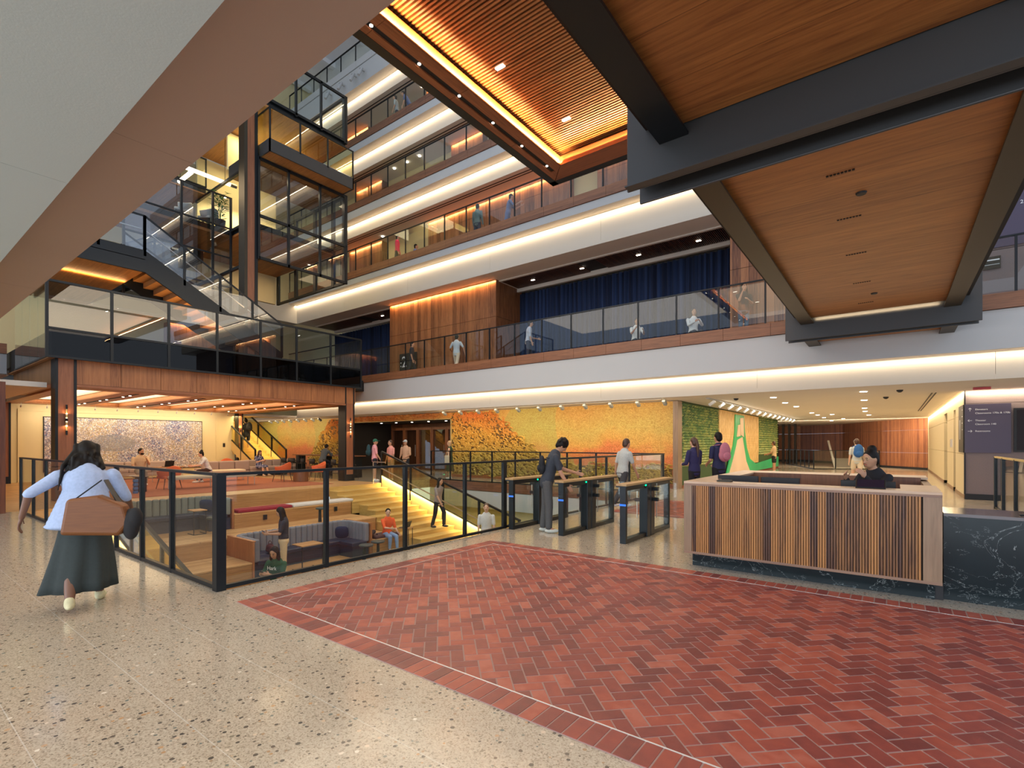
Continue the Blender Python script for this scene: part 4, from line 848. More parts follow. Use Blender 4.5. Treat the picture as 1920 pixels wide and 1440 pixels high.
MB().box(0, .08, .08, DY, .175, 1.06).box(DX-.08, DX, .08, DY, .175, 1.06).box(0, DX, DY-.08, DY, .175, 1.06).build('side_panel', 'desk_frame', dk)
z0 = 1.078
MB().box(-.0, DX, -.006, .30, z0, z0+.03).box(0, .30, .30, DY-.62, z0, z0+.03).box(0, DX, DY-.62, DY, z0, z0+.03).box(DX-.33, DX, .30, 1.0, z0, z0+.03).build('counter_top', 'desk_top', dk, bevel=.003)
MB().box(.30, DX-.08, DY-.66, DY-.62, .7, z0+.03).box(.26, .30, .30, DY-.62, .7, z0).box(.30, DX-.33, .30, .33, .7, z0).build('inner_lining', 'desk_dark', dk)
MB().box(.3, DX-.33, .33, 1.05, .72, .75).build('work_surface', 'desk_dark', dk); MB().box(.3, DX-.1, .33, DY-.7, .2, .24).build('inner_floor', 'soot', dk)
def monitor(x0, x1, y, zt, label):
    t = thing('computer_monitor', label, 'monitor', ((x0+x1)/2, y, .75)); w = (x1-x0)/2
    MB().box(-w, w, 0, .03, zt-.75-.36, zt-.75).build('screen_shell', 'black', t, bevel=.006); MB().box(-w+.01, w-.01, .03, .033, zt-.75-.35, zt-.76).build('display', flat('monitor_glass'+str(x0), (.01, .015, .03), .1), t)
    MB().box(-.02, .02, .0, .03, .02, zt-.75-.3).box(-.11, .11, -.06, .12, 0, .02).build('stand', 'steel', t)
monitor(-1.93, -1.42, 7.25, 1.165, 'long dark monitor back at the left end of the desk'); monitor(-1.40, -.95, 7.30, 1.155, 'dark monitor behind the card reader, second from left')
monitor(-.50, .02, 7.12, 1.165, 'dark monitor right in front of the receptionist')
t = thing('card_reader', 'small dark wooden card reader box on the desk edge', 'card reader', (-1.72, 6.78, z0+.03)); MB().box(-.085, .085, -.05, .05, 0, .022).build('body', 'steel2', t, bevel=.004); MB().box(-.07, .07, -.035, .03, .022, .026).build('pad', 'black', t)
t = thing('tablet', 'tilted black tablet on the counter before the receptionist', 'tablet', (-.20, 6.78, z0+.03)); R_ = Matrix.Rotation(-.5, 3, 'X'); MB().rbox((0, 0, .045), (.27, .19, .012), Matrix.Rotation(.45, 3, 'X')).build('body', 'black', t, bevel=.003)
MB().rbox((0, -.002, .052), (.24, .16, .003), Matrix.Rotation(.45, 3, 'X')).build('display', flat('tablet_glass', (.012, .012, .03), .2), t); MB().box(-.05, .05, .02, .07, 0, .04).build('stand', 'steel', t)
mc = thing('marble_counter', 'low black marble counter with white veins right of the walnut desk', 'counter', (.41, 6.8, 0))
MB().box(0, 3.0, .0, .6, 0, .855).build('body', 'marble', mc); MB().box(-.0, 3.02, -.01, .64, .855, .885).build('top_slab', flat('polished_dark_top', (.10, .085, .09), .12), mc); MB().box(.02, 3, .005, .01, .0, .004).build('base_inlay', 'inlay', mc)
tag(MB().box(0, .14, 0, .07, 0, .012).build('stapler', 'black', None, (1.0, 7.0, .886), bevel=.004), 'small black flat device lying on the black marble counter', 'device')
# ---------------------------------------------------------------- turnstiles
M['green_led'] = emit('green_led', (.0, 1.0, .25), 8); M['blue_led'] = emit('blue_led', (.05, .2, 1.0), 1.2)
def turnstile(x, label, gates=(1, 1)):
    t = thing('turnstile', label, 'turnstile', (x, 7.45, 0)); L = 1.98; w = .05
    MB().box(-w, w, .06, L-.06, 0, .07).build('base_rail', 'steel', t)
    for y in (0, L-.06): MB().box(-w, w, y, y+.06, .0, .90).build('post', 'steel', t)
    MB().box(-w+.002, w-.002, .06, L-.06, .84, .90).build('head_rail', 'steel', t); MB().box(-.09, .09, -.06, L+.06, .92, .955).build('top_cap', 'brassy_wood', t, bevel=.004)
    MB().box(-.09, .09, -.06, L+.06, .90, .92).build('cap_trim', 'steel', t)
    for a, b in ((.06, .82), (1.16, L-.06)): MB().box(-.006, .006, a, b, .07, .84).build('glass_pane', 'glass', t)
    mp = [MB().box(-.075, .075, a, b, 0, .90).build('motor_post', 'steel', t, bevel=.01) for a, b in ((.82, .965), (.985, 1.16))]
    for s, yy in ((-1, .86), (1, 1.10)):
        for z in (.62, .80): MB().box(s*.075 if s > 0 else -.16, .16 if s > 0 else -.075, yy-.03, yy+.03, z-.03, z+.03).build('hinge', 'steel', mp[0 if s < 0 else 1])
        MB().box(.13*s-.006, .13*s+.006, yy-.0, yy+.012, .3, .9).add([], []).build('hinge_pin', 'handrail', t)
        if gates[0 if s < 0 else 1]: MB().box(min(.1*s, .48*s), max(.1*s, .48*s), yy-.006, yy+.006, .12, .92).build('gate_pane', 'glass', t)
    for y in (.89, 1.07): MB().sphere((0, y-.08, .885), (.064, .024, .024)).build('indicator_lamp', 'green_led', t)
    MB().box(-.053, .053, -.003, .0, .60, .63).build('reader_lamp', 'blue_led', t)
    return t
M['brassy_wood'] = wood('cap_wood', (.35, .20, .08), (.60, .40, .18), 'y', 'x', .5, seam=0)
turnstile(-5.66, 'leftmost glass turnstile, against the glass railing', (0, 0)); turnstile(-4.58, 'middle glass turnstile, right beside the bending man', (0, 1)); turnstile(-3.43, 'rightmost glass turnstile, nearest the reception desk')
# ---------------------------------------------------------------- far stair behind the lounge
fs = thing('far_staircase', 'pale gold staircase climbing behind the lounge beside the orange mural', 'stairs', (-25.7, 12.5, 0))
for i in range(18): MB().box(-.35*(i+1)-.02, -.35*i, 0, 1.6, .17*i, .17*(i+1)-.03).build('riser', 'oak_stair', fs); MB().box(-.35*(i+1)-.02, -.35*i+.02, 0, 1.6, .17*(i+1)-.03, .17*(i+1)).build('tread', 'oak_stair', fs)
for y, x_end in ((0, 0), (1.62, 0)):
    L = -6.2
    MB().prism([(0, .0), (0, .5), (L, -L*.4857+.5), (L, -L*.4857-.1)], 'y', y-.03, y+.03).build('gold_panel', 'brassy', fs)
    MB().prism([(0, .52), (0, 1.22), (L, -L*.4857+1.22), (L, -L*.4857+.52)], 'y', y-.006, y+.006).build('glass_pane', 'glass_gold', fs)
    MB().bar((0, y, 1.25), (L, y, -L*.4857+1.25), .07, .06).build('top_rail', 'steel', fs); MB().bar((0, y, .5), (L, y, -L*.4857+.5), .07, .04).build('panel_cap', 'steel', fs)
    for i in range(5): MB().box(-1.5*i-.06, -1.5*i, y-.04, y+.04, 1.5*i*.4857, 1.5*i*.4857+1.25).build('post', 'steel', fs)
area((-28.5, 13.9, 2.0), 6, .05, 60, (1, .74, .3), (-.5, math.atan(.4857), 0)); area((-27.5, 12.7, 3.05), 3, .3, 50, (1, .78, .4))
struct('wall_left', MB().box(-36.2, -36, 12, 17.6, 0, 3.2), 'yellow')
# ---------------------------------------------------------------- people
BAKE = []
def cap(mb, a, b, r0, r1, n=10):
    a = Vector(a); b = Vector(b); d = b-a; L = d.length
    if L < 1e-5: return mb.sphere(a, r0)
    d /= L; u = Vector((0, 0, 1)) if abs(d.z) < .9 else Vector((1, 0, 0)); p = d.cross(u).normalized(); q = p.cross(d); vs = []; rings = []
    for t in (-80, -45, 0): rings.append((a+d*r0*math.sin(math.radians(t)), r0*math.cos(math.radians(t))))
    for t in (0, 45, 80): rings.append((b+d*r1*math.sin(math.radians(t)), r1*math.cos(math.radians(t))))
    for c, r in rings: vs += [c+(p*math.cos(2*PI*i/n)+q*math.sin(2*PI*i/n))*r for i in range(n)]
    k = len(rings); return mb.add(vs, [(j*n+i, j*n+(i+1)%n, (j+1)*n+(i+1)%n, (j+1)*n+i) for j in range(k-1) for i in range(n)]+[tuple(range(n-1,-1,-1)), tuple(range((k-1)*n, k*n))])
def soft(mb, name, mat, parent, vox=.013, it=4):
    o = mb.build(name, mat, parent); r = o.modifiers.new('r', 'REMESH'); r.mode = 'VOXEL'; r.voxel_size = vox; r.use_smooth_shade = True
    s = o.modifiers.new('s', 'SMOOTH'); s.factor = .5; s.iterations = it; BAKE.append(o); return o
def bake():
    dg = bpy.context.evaluated_depsgraph_get(); dg.update(); bpy.context.view_layer.update()
    for o in BAKE:
        me = bpy.data.meshes.new_from_object(o.evaluated_get(dg)); o.modifiers.clear(); mt = o.data.materials[0]; o.data = me
        me.materials.clear(); me.materials.append(mt); me.polygons.foreach_set('use_smooth', [True]*len(me.polygons))
    BAKE.clear()
CM = {}
def cloth(col):
    if isinstance(col, str): return M[col]
    if col not in CM: CM[col] = mk_fabric('cloth_%d' % len(CM), tuple(c*.8 for c in col), tuple(min(1, c*1.15) for c in col), 40, .85)
    return CM[col]
def mk_stripe():
    g = G('striped_shirt'); c = g.co(); z = g.n('SeparateXYZ', {0:c}).outputs[2]; k = g.math('GREATER_THAN', g.math('FRACT', g.math('MULTIPLY', z, 17)), .62)
    g.P(col=g.mix(k, (.85, .80, .74), (.30, .40, .52)), rough=.85); return g.m
M['stripes'] = mk_stripe()
def mk_floral():
    g = G('floral_dress'); c = g.co(); k = g.math('GREATER_THAN', g.noise(26, c, 3), .55)
    g.P(col=g.mix(k, (.02, .03, .12), (.50, .52, .66)), rough=.85); return g.m
M['floral'] = mk_floral()
SK = {'l': (.62, .36, .24), 'm': (.46, .24, .14), 'd': (.16, .075, .045)}
for k, c in SK.items(): M['skin_'+k] = flat('skin_'+k, c, .5)
M['hair_dark'] = flat('dark_hair', (.008, .006, .005), .55, spec=.2); M['hair_brown'] = flat('brown_hair', (.06, .025, .012), .45); M['hair_blond'] = flat('blond_hair', (.38, .24, .12), .5)
M['eye'] = flat('eye', (.02, .015, .01), .2); M['lips'] = flat('lips', (.36, .10, .08), .5)
def vrot(ax, a): return Matrix.Rotation(math.radians(a), 3, ax)
def person(label, loc, rz, H=1.7, skin='m', top=(.1,.1,.12), sleeve='short', bottom=(.02,.02,.025), legs='trousers', hair='short', hairc='hair_dark', shoe=(.7,.7,.68), hi=False, face=True, group=None, build=1.0, topmat=None, **ps):
    g = lambda k, d=0: ps.get(k, d)
    root = thing('person', label, 'person', loc, math.radians(rz), group); s = H/1.72; v = .009 if hi else .0135; fr = .0095 if hi else .0115; B = build
    P = Vector((0, 0, 0)); tw = vrot('Z', g('twist')); T = tw @ (vrot('Y', g('tilt')) @ Vector((0, math.sin(math.radians(g('lean'))), math.cos(math.radians(g('lean'))))))
    ang = lambda a: Vector((0, math.sin(math.radians(a)), -math.cos(math.radians(a))))
    J = {}
    for sd, S_ in (('L', -1), ('R', 1)):
        hp = P+Vector((S_*.088, 0, 0)); k = hp+(vrot('Z', -S_*g('splay', 3)) @ ang(g('hip'+sd)))*.41; a = k+(vrot('Z', -S_*g('splay', 3)) @ ang(g('hip'+sd)-g('knee'+sd)))*.41; J[sd] = (hp, k, a)
    gz = min(J['L'][2].z, J['R'][2].z)-.08; off = Vector((0, 0, -gz+g('lift', 0)))
    P += off; J = {k: tuple(q+off for q in w) for k, w in J.items()}
    chest = P+T*.50; nb = P+T*.55; hd = vrot('Z', g('yaw')+g('twist')) @ vrot('X', -g('nod')-g('lean')*.4)
    hc = nb+(T*.6+hd @ Vector((0, .1, .4))).normalized()*.135+hd @ Vector((0, .02, .03)); F = hd @ Vector((0, 1, 0)); U = hd @ Vector((0, 0, 1)); Rt = hd @ Vector((1, 0, 0))
    sc = lambda q: tuple(x*s for x in q)
    b = MB(); A = {}
    def torso(mb, e, t0=-.03, t1=.5, wz=0):
        prof = [(-.06, .135, .10), (.0, .160, .112), (.08, .152, .105), (.17, .130, .095), (.28, .145, .102), (.38, .160, .108), (.46, .150, .10), (.52, .10, .08)]
        prof = [tuple(a[i]+(b[i]-a[i])*f for i in range(3)) for a, b in zip(prof, prof[1:]) for f in (0, .34, .67)]+[prof[-1]]
        side = tw @ Vector((1, 0, 0)); fw = T.cross(side)*-1
        rm = Matrix((side, (T.cross(side)).normalized(), T)).transposed()
        for t, w, d in prof:
            if t0 <= t <= t1: mb.sphere(sc(P+T*t), ((w*B+e)*s, (d*B+e)*s, .085*s), 16, 9, rm)
    torso(b, 0, -.1, .6); cap(b, sc(P+T*.48), sc(hc-U*.05), .056*s, .050*s)
    rmh = Matrix((Rt, F, U)).transposed()
    b.sphere(sc(hc), (.076*s, .094*s, .112*s), 18, 12, rmh); b.sphere(sc(hc-U*.055+F*.028), (.056*s, .062*s, .062*s), 14, 9, rmh); cap(b, sc(hc+F*.088+U*.008), sc(hc+F*.104-U*.022), .010*s, .015*s)
    for q in (-1, 1): b.sphere(sc(hc+Rt*.077*q-U*.005), (.012*s, .020*s, .032*s), 8, 6, rmh)
    cl = MB(); lo = MB(); SH = []
    for sd, S_ in (('L', -1), ('R', 1)):
        hp, k, a = J[sd]
        cap(b, sc(hp), sc(k), .080*s*B, .056*s); cap(b, sc(k), sc(k+(a-k)*.35), .054*s, .056*s*B); cap(b, sc(k+(a-k)*.35), sc(a), .055*s*B, .038*s)
        fd = vrot('Z', -S_*6) @ Vector((0, 1, 0)); d = (a-k).normalized(); pit = g('toe'+sd, 0); fd = (fd+Vector((0, 0, -math.sin(math.radians(pit))))).normalized()
        cap(b, sc(a), sc(a+fd*.12+Vector((0, 0, -.045))), .038*s, .03*s)
        if legs == 'trousers':
            cap(lo, sc(hp), sc(k), .092*s*B, .071*s); cap(lo, sc(k), sc(a+(k-a)*.05), .070*s, .062*s)
        elif legs == 'slim':
            cap(lo, sc(hp), sc(k), .088*s*B, .064*s); cap(lo, sc(k), sc(k+(a-k)*.4), .064*s, .062*s*B); cap(lo, sc(k+(a-k)*.4), sc(a+(k-a)*.06), .060*s, .046*s)
        elif legs == 'shorts': cap(lo, sc(hp), sc(hp+(k-hp)*.72), .098*s*B, .088*s)
        if shoe:
            sh = MB(); SH.append(sh); m_ = a+fd*.055+Vector((0, 0, -.042)); q = Matrix((Vector((0,0,1)).cross(fd)*-1, fd, Vector((0, 0, 1)))).transposed()
            sh.sphere(sc(m_), (.044*s, .135*s, .038*s), 14, 9, q); cap(sh, sc(a+Vector((0, 0, -.035))), sc(a+Vector((0, 0, .01))), .045*s, .044*s)
        # arm
        sp = chest+tw @ Vector((S_*.185*B, 0, -.035)); sf, ab, el, inn = g('sh'+sd, 4), g('ab'+sd, 7), g('el'+sd, 12), g('in'+sd, 0)
        r = math.radians; uD = tw @ Vector((S_*math.sin(r(ab)), math.sin(r(sf))*math.cos(r(ab)), -math.cos(r(sf))*math.cos(r(ab)))); e_ = sp+uD*.28
        fD = tw @ Vector((-S_*math.sin(r(inn))+S_*math.sin(r(ab))*.35, math.sin(r(sf+el))*math.cos(r(inn)), -math.cos(r(sf+el))*math.cos(r(inn)))); fD.normalize(); w_ = e_+fD*.245; A[sd] = (sp, e_, w_, fD)
        cap(b, sc(sp), sc(e_), .047*s*B, .038*s); cap(b, sc(e_), sc(w_), .039*s, .026*s)
        l = tw @ Vector((0, -fD.z, fD.y)); l = l.normalized() if l.length > .2 else Vector((0, 0, 1)); n = l.cross(fD).normalized()*-S_ if S_ > 0 else l.cross(fD).normalized()
        n = n if n.dot(Vector((-S_, 0, 0))) > -.2 else -n
        pc = w_+fD*.05; b.sphere(sc(pc), (.016*s, .040*s, .052*s), 10, 7, Matrix((n, l, fD)).transposed()); cu = g('curl'+sd, .45)
        for j, (o_, ln) in enumerate(((.029, .070), (.010, .080), (-.010, .074), (-.028, .058))):
            p0 = pc+fD*.035+l*o_; p1 = p0+(fD+n*cu*.6).normalized()*ln*.55; p2 = p1+(fD*.6+n*cu*1.4).normalized()*ln*.5
            cap(b, sc(p0), sc(p1), fr*s, fr*.95*s, 7); cap(b, sc(p1), sc(p2), fr*.95*s, fr*.8*s, 7)
        p0 = w_+fD*.025+l*.030; p1 = p0+(fD*.6+l*.8+n*.3).normalized()*.04; cap(b, sc(p0), sc(p1), fr*1.2*s, fr*s, 7); cap(b, sc(p1), sc(p1+(fD+n*.4).normalized()*.03), fr*s, fr*.9*s, 7)
        if sleeve != 'none':
            cap(cl, sc(sp), sc(e_ if sleeve != 'short' else sp+(e_-sp)*.78), .060*s*B, .052*s)
            if sleeve == 'long': cap(cl, sc(e_), sc(w_-fD*.01), .051*s, .039*s)
        else: cap(cl, sc(sp-Vector((S_*.05, 0, 0))), sc(sp-Vector((S_*.05, 0, .05))), .05*s, .05*s)
    soft(b, 'body', 'skin_'+skin, root, v, 3)
    torso(cl, .014, -.07 if g('tuck', 0) == 0 else .07, .525)
    if g('loose'):
        for j in range(9): a = j/8; cl.sphere(sc(P+T*(.30-.34*a)+tw @ Vector((-.03*a, -.02*a, 0))), ((.17+.075*a)*B*s, (.115+.05*a)*B*s, .05*s), 18, 8)
    if legs == 'dress': torso(cl, .014, -.07, .47)
    soft(cl, 'shirt' if legs != 'dress' else 'dress_top', topmat or cloth(top), root, .013, 4)
    bm_ = cloth(bottom)
    if legs in ('trousers', 'slim', 'shorts'):
        lo.sphere(sc(P+Vector((0, 0, -.01))), (.172*s*B, .125*s*B, .11*s), 16, 9); lo.sphere(sc(P+T*.08), (.158*s*B, .115*s*B, .07*s), 16, 9); soft(lo, 'trousers' if legs != 'shorts' else 'shorts', bm_, root, .013, 4)
    elif legs in ('skirt', 'dress'):
        ln = g('skirt', .6)*s; fl = g('flare', .16); n = 48; vs = []; K = 9; kx, ky, kz = ((J['L'][1]+J['R'][1])/2-P) ; 
        sit = g('hipL') > 50
        for j in range(K):
            f = j/(K-1)
            c = Vector(sc(P+T*.06*(1-f)))+(Vector((g('sway', 0)*f*f, g('swing', 0)*f, -ln*f)) if not sit else (Vector((0, 0, 0))+Vector((kx, ky, kz))*s*min(1, f*1.5)+Vector((0, .02, -ln*.5*max(0, f-.62)/.38))))
            for i in range(n):
                a = 2*PI*i/n; w = 1+.10*f*math.sin(a*7+1.3)+.06*f*math.sin(a*11)
                vs.append(c+Vector((math.cos(a)*(.158*B+fl*f)*s*w, math.sin(a)*(.118*B+fl*.8*f)*s*w, .0)))
        m = MB().add(vs, [(j*n+i, j*n+(i+1)%n, (j+1)*n+(i+1)%n, (j+1)*n+i) for j in range(K-1) for i in range(n)]+[tuple(range(n))])
        if sit: m = MB(); [cap(m, sc(P+Vector((S_*.07, .0, 0))), sc(J['L' if S_ < 0 else 'R'][1]), .11*s, .085*s) for S_ in (-1, 1)]; m.sphere(sc(P), (.18*s, .14*s, .12*s)); soft(m, 'skirt', bm_, root, .013)
        else: o = m.build('skirt', bm_, root, smooth=True); q = o.modifiers.new('t', 'SOLIDIFY'); q.thickness = .012
    if shoe:
        for sh in SH: soft(sh, 'shoe', cloth(shoe), root, .01, 3)
    if hair:
        h = MB(); q = rmh; big = 1.0 if hair != 'curly' else 1.12
        if hair != 'cap':
            h.sphere(sc(hc+U*.030-F*.022), (.087*s*big, .097*s*big, .102*s*big), 16, 10, q); h.sphere(sc(hc-U*.02-F*.050), (.080*s, .060*s, .085*s), 14, 9, q)
        if hair == 'bun': h.sphere(sc(hc+U*.125-F*.06), (.055*s,)*3)
        if hair == 'pony': [cap(h, sc(hc+U*.06-F*.10), sc(hc-F*.145-U*.10), .035*s, .045*s), cap(h, sc(hc-F*.145-U*.10), sc(hc-F*.15-U*.36), .045*s, .018*s)]
        DN = (U*-.25+Vector((0, 0, -1))*.75).normalized()
        if hair == 'bob':
            for a in (-1, -.6, 0, .6, 1): cap(h, sc(hc+Rt*.06*a-F*.045*(1.4-abs(a))+U*.03), sc(hc+Rt*.085*a-F*.05*(1.3-abs(a))+DN*.15), .045*s, .032*s)
        if hair == 'wild':
            rnd = random.Random(9)
            for i in range(70):
                a = rnd.uniform(-1.2, 1.2); p0 = hc+Rt*.07*a-F*.04+U*rnd.uniform(-.04, .07); q1 = p0+Rt*rnd.uniform(-.13, .06)-F*rnd.uniform(.02, .10)+DN*rnd.uniform(.08, .24); q2 = q1+Rt*rnd.uniform(-.12, .05)+DN*rnd.uniform(.12, .30); cap(h, sc(p0), sc(q1), .030*s, .020*s, 7); cap(h, sc(q1), sc(q2), .019*s, .007*s, 7)
        if hair == 'long':
            for a in (-1, -.5, 0, .5, 1): cap(h, sc(hc+Rt*.06*a-F*.05*(1.4-abs(a))+U*.03), sc(hc+Rt*.095*a-F*.075*(1.3-abs(a))+DN*.20), .045*s, .045*s); cap(h, sc(hc+Rt*.095*a-F*.08*(1.3-abs(a))+DN*.20), sc(hc+Rt*.10*a-F*.10+DN*(.34+.03*a)), .045*s, .022*s)
        if hair == 'curly':
            rnd = random.Random(3)
            for i in range(26): 
                a, z = rnd.uniform(0, 2*PI), rnd.uniform(-.2, 1); rr = math.sqrt(max(0, 1-z*z)); d = Rt*rr*math.cos(a)+F*rr*math.sin(a)+U*z
                if d.dot(F) > .55 and z < .5: continue
                h.sphere(sc(hc+U*.03-F*.02+d*.10), (.026*s,)*3, 8, 6)
        if hair == 'cap': h.sphere(sc(hc+U*.035-F*.008), (.086*s, .102*s, .092*s), 16, 10, q); h.rbox(sc(hc+F*.13+U*.04), (.12*s, .10*s, .014*s), q)
        soft(h, 'hair' if hair != 'cap' else 'cap', M[hairc] if hairc in M else cloth(hairc), root, .009, 3)
    if g('beard'): MB().sphere(sc(hc-U*.072+F*.045), (.060*s, .056*s, .046*s), 12, 8, rmh).build('beard', hairc, root, smooth=True)
    if face:
        for q in (-1, 1): MB().sphere(sc(hc+F*.086+Rt*.030*q+U*.012), (.012*s, .008*s, .007*s), 8, 6, rmh).build('eye', 'eye', root, smooth=True); MB().bar(sc(hc+F*.089+Rt*.016*q+U*.034), sc(hc+F*.080+Rt*.046*q+U*.034), .004, .006).build('eyebrow', hairc if hairc in M and hair != 'cap' else 'hair_dark', root)
        MB().sphere(sc(hc+F*.088-U*.052), (.022*s, .007*s, .006*s), 10, 6, rmh).build('mouth', 'lips', root, smooth=True)
    root['_j'] = 0; del root['_j']
    W_ = Matrix.Translation(loc) @ Matrix.Rotation(math.radians(rz), 4, 'Z')
    return root, dict(P=W_ @ (P*s), chest=W_ @ (chest*s), head=W_ @ (hc*s), hL=W_ @ (A['L'][2]*s+A['L'][3]*.08*s), hR=W_ @ (A['R'][2]*s+A['R'][3]*.08*s), back=W_ @ ((P+T*.36-tw @ Vector((0, math.cos(math.radians(g('lean'))), -math.sin(math.radians(g('lean')))))*.17*B)*s), J=J, s=s)
def backpack(label, loc, rz, col, sz=1.0, tilt=0):
    t = thing('backpack', label, 'backpack', loc, math.radians(rz)); c = cloth(col)
    m = MB(); m.sphere((0, -.03, .02), (.15*sz, .085*sz, .23*sz)); m.sphere((0, -.02, -.06), (.16*sz, .09*sz, .16*sz)); soft(m, 'bag', c, t, .012)
    m = MB(); m.sphere((0, -.10*sz, -.08*sz), (.11*sz, .05, .10*sz)); soft(m, 'front_pocket', c, t, .012)
    for q in (-1, 1): MB().bar((q*.09, .05, .19*sz), (q*.12, .24, .17*sz), .035, .012, (0, 0, 1)).bar((q*.12, .24, .17*sz), (q*.13, .25, -.05*sz), .035, .012, (0, 1, 0)).build('strap', c, t)
    return t
AW, RTI, LTI, TOC = 37, -53, 127, -143      # facing: away, image right, image left, towards the camera
# big walking woman, left
r_, k = person('woman in pale blue blouse and long grey skirt striding left with a brown leather bag', (-6.35, 1.42, 0), 70, 1.66, 'd', (.36, .46, .68), 'elbow', (.026, .036, .036), 'skirt', 'wild', 'hair_dark', (.62, .58, .36), hi=True, loose=1, face=True, build=1.16,
   lean=14, hipL=-12, kneeL=22, hipR=20, kneeR=14, shL=-30, abL=48, elL=40, shR=12, abR=24, elR=28, skirt=.68, flare=.10, sway=-.04, swing=-.05, nod=12, yaw=10)
t = thing('shoulder_bag', 'large brown leather shoulder bag swinging behind the walking woman', 'bag', (-6.04, 1.50, .93), math.radians(56)); t.scale = (.80, 1, .95)
g = G('tan_leather'); g.P(col=g.mix(g.noise(1, g.mapv(g.co(), (4, 4, 60)), 3), (.10, .028, .004), (.22, .075, .014)), rough=.5); M['leather'] = g.m
MB().prism([(-.31, -.17), (.25, -.20), (.36, -.08), (.30, .10), (.05, .20), (-.25, .17)], 'y', -.26, -.12).build('bag_body', 'leather', t, bevel=.035, seg=3)
MB().bar((-.2, -.19, .16), (.02, -.10, .34), .05, .012).bar((.24, -.19, .10), (.06, -.10, .34), .05, .012).build('strap', 'black', t)
t = thing('dark_pouch', 'small black bag hanging beyond the brown leather bag', 'bag', (-5.72, 1.62, .84)); m = MB(); m.sphere((0, 0, 0), (.10, .07, .15)); m.sphere((.05, .02, .06), (.07, .06, .10)); soft(m, 'bag', cloth((.01, .01, .012)), t, .012)
# man at the turnstile
r_, k = person('young man in charcoal T-shirt and grey trousers bending over the turnstile', (-4.98, 7.62, 0), RTI, 1.74, 'm', (.035, .042, .055), 'short', (.085, .085, .085), 'trousers', 'curly', 'hair_dark', (.62, .64, .58), hi=True,
   lean=17, hipL=-3, kneeL=3, hipR=5, kneeR=6, shL=34, abL=6, elL=40, shR=16, abR=6, elR=14, nod=42)
backpack('black backpack on the back of the man at the turnstile', tuple(k['back']+Vector((0, 0, -.10))), RTI, (.012, .014, .018), .7)
person('man in pale shirt walking away past the turnstiles', (-5.35, 11.6, 0), RTI+30, 1.74, 'm', (.45, .47, .45), 'short', (.05, .05, .055), 'trousers', 'short', 'hair_brown', face=False, lean=8, hipL=20, kneeL=10, hipR=-15, kneeR=20, shL=-15, shR=15, nod=10)
r_, k = person('woman in a navy jacket with a long brown ponytail facing the green wall', (-4.0, 12.9, 0), 62, 1.73, 'l', (.025, .022, .085), 'long', (.008, .008, .012), 'slim', 'pony', 'hair_brown', (.02,.02,.02), face=False, elL=70, elR=70, inL=25, inR=25, shL=10, shR=10)
r_, k = person('man in a dark shirt carrying a pink backpack near the green wall', (-3.5, 13.25, 0), 55, 1.86, 'm', (.02, .022, .07), 'short', (.006, .006, .01), 'trousers', 'short', 'hair_dark', (.02,.02,.02), face=False, elL=60, elR=60, inL=20, inR=20, nod=5)
backpack('dusty pink backpack worn by the man at the green wall', tuple(k['back']), 55, (.50, .17, .22), 1.05)
person('person in a tan top and black shorts at the far end of the green wall', (-5.2, 30.6, 0), 80, 1.68, 'm', (.55, .38, .20), 'short', (.01,.01,.012), 'shorts', 'short', 'hair_brown', face=False, shL=20, shR=20, elL=50, elR=50)
r_, k = person('man in beige shorts with a blue backpack walking away down the corridor', (-1.15, 24.0, 0), 20, 1.78, 'l', (.50, .52, .50), 'short', (.60, .50, .36), 'shorts', 'short', 'hair_brown', face=False, hipL=16, kneeL=8, hipR=-12, kneeR=14)
backpack('blue backpack on the man walking down the corridor', tuple(k['back']), 20, (.02, .10, .30), 1.15)
r_, k = person('receptionist in black with a high bun and round glasses resting a hand on the cheek', (-.13, 8.05, .24), 142, 1.66, 'm', (.008, .008, .012), 'long', (.01,.01,.012), 'trousers', 'bun', 'hair_dark', (.02,.02,.02), hi=True,
   hipL=88, hipR=88, kneeL=88, kneeR=88, shR=38, elR=105, inR=18, abR=5, shL=52, elL=88, inL=10, nod=8, lean=12, lift=0, curlL=.9)
t = thing('eyeglasses', 'thin round glasses on the receptionist', 'glasses', tuple(k['head']), math.radians(142)); [MB().lathe([(.024, -.001), (.026, 0), (.024, .001)], (0, 0, 0), 14).build('lens', 'glass', t) for _ in range(0)]
for q in (-1, 1):
    m = MB(); vs = []
    for i in range(16): a, b = 2*PI*i/16, 2*PI*(i+1)/16; m.bar((q*.031+.024*math.cos(a), .098, .012+.024*math.sin(a)), (q*.031+.024*math.cos(b), .098, .012+.024*math.sin(b)), .003, .003)
    m.bar((q*.055, .096, .014), (q*.078, .01, .012), .003, .003).build('rim', 'brassy', t)
t = thing('office_chair', 'black office chair under the receptionist', 'chair', (-.13, 8.05, .24)); MB().box(-.24, .24, -.24, .24, .36, .43).build('seat', 'black', t, bevel=.02); MB().tube((0, 0, .06), (0, 0, .36), .03).build('pedestal', 'steel', t)
for i in range(5): a = 2*PI*i/5; MB().bar((0, 0, .05), (.27*math.cos(a), .27*math.sin(a), .03), .04, .03).build('foot', 'steel', t)
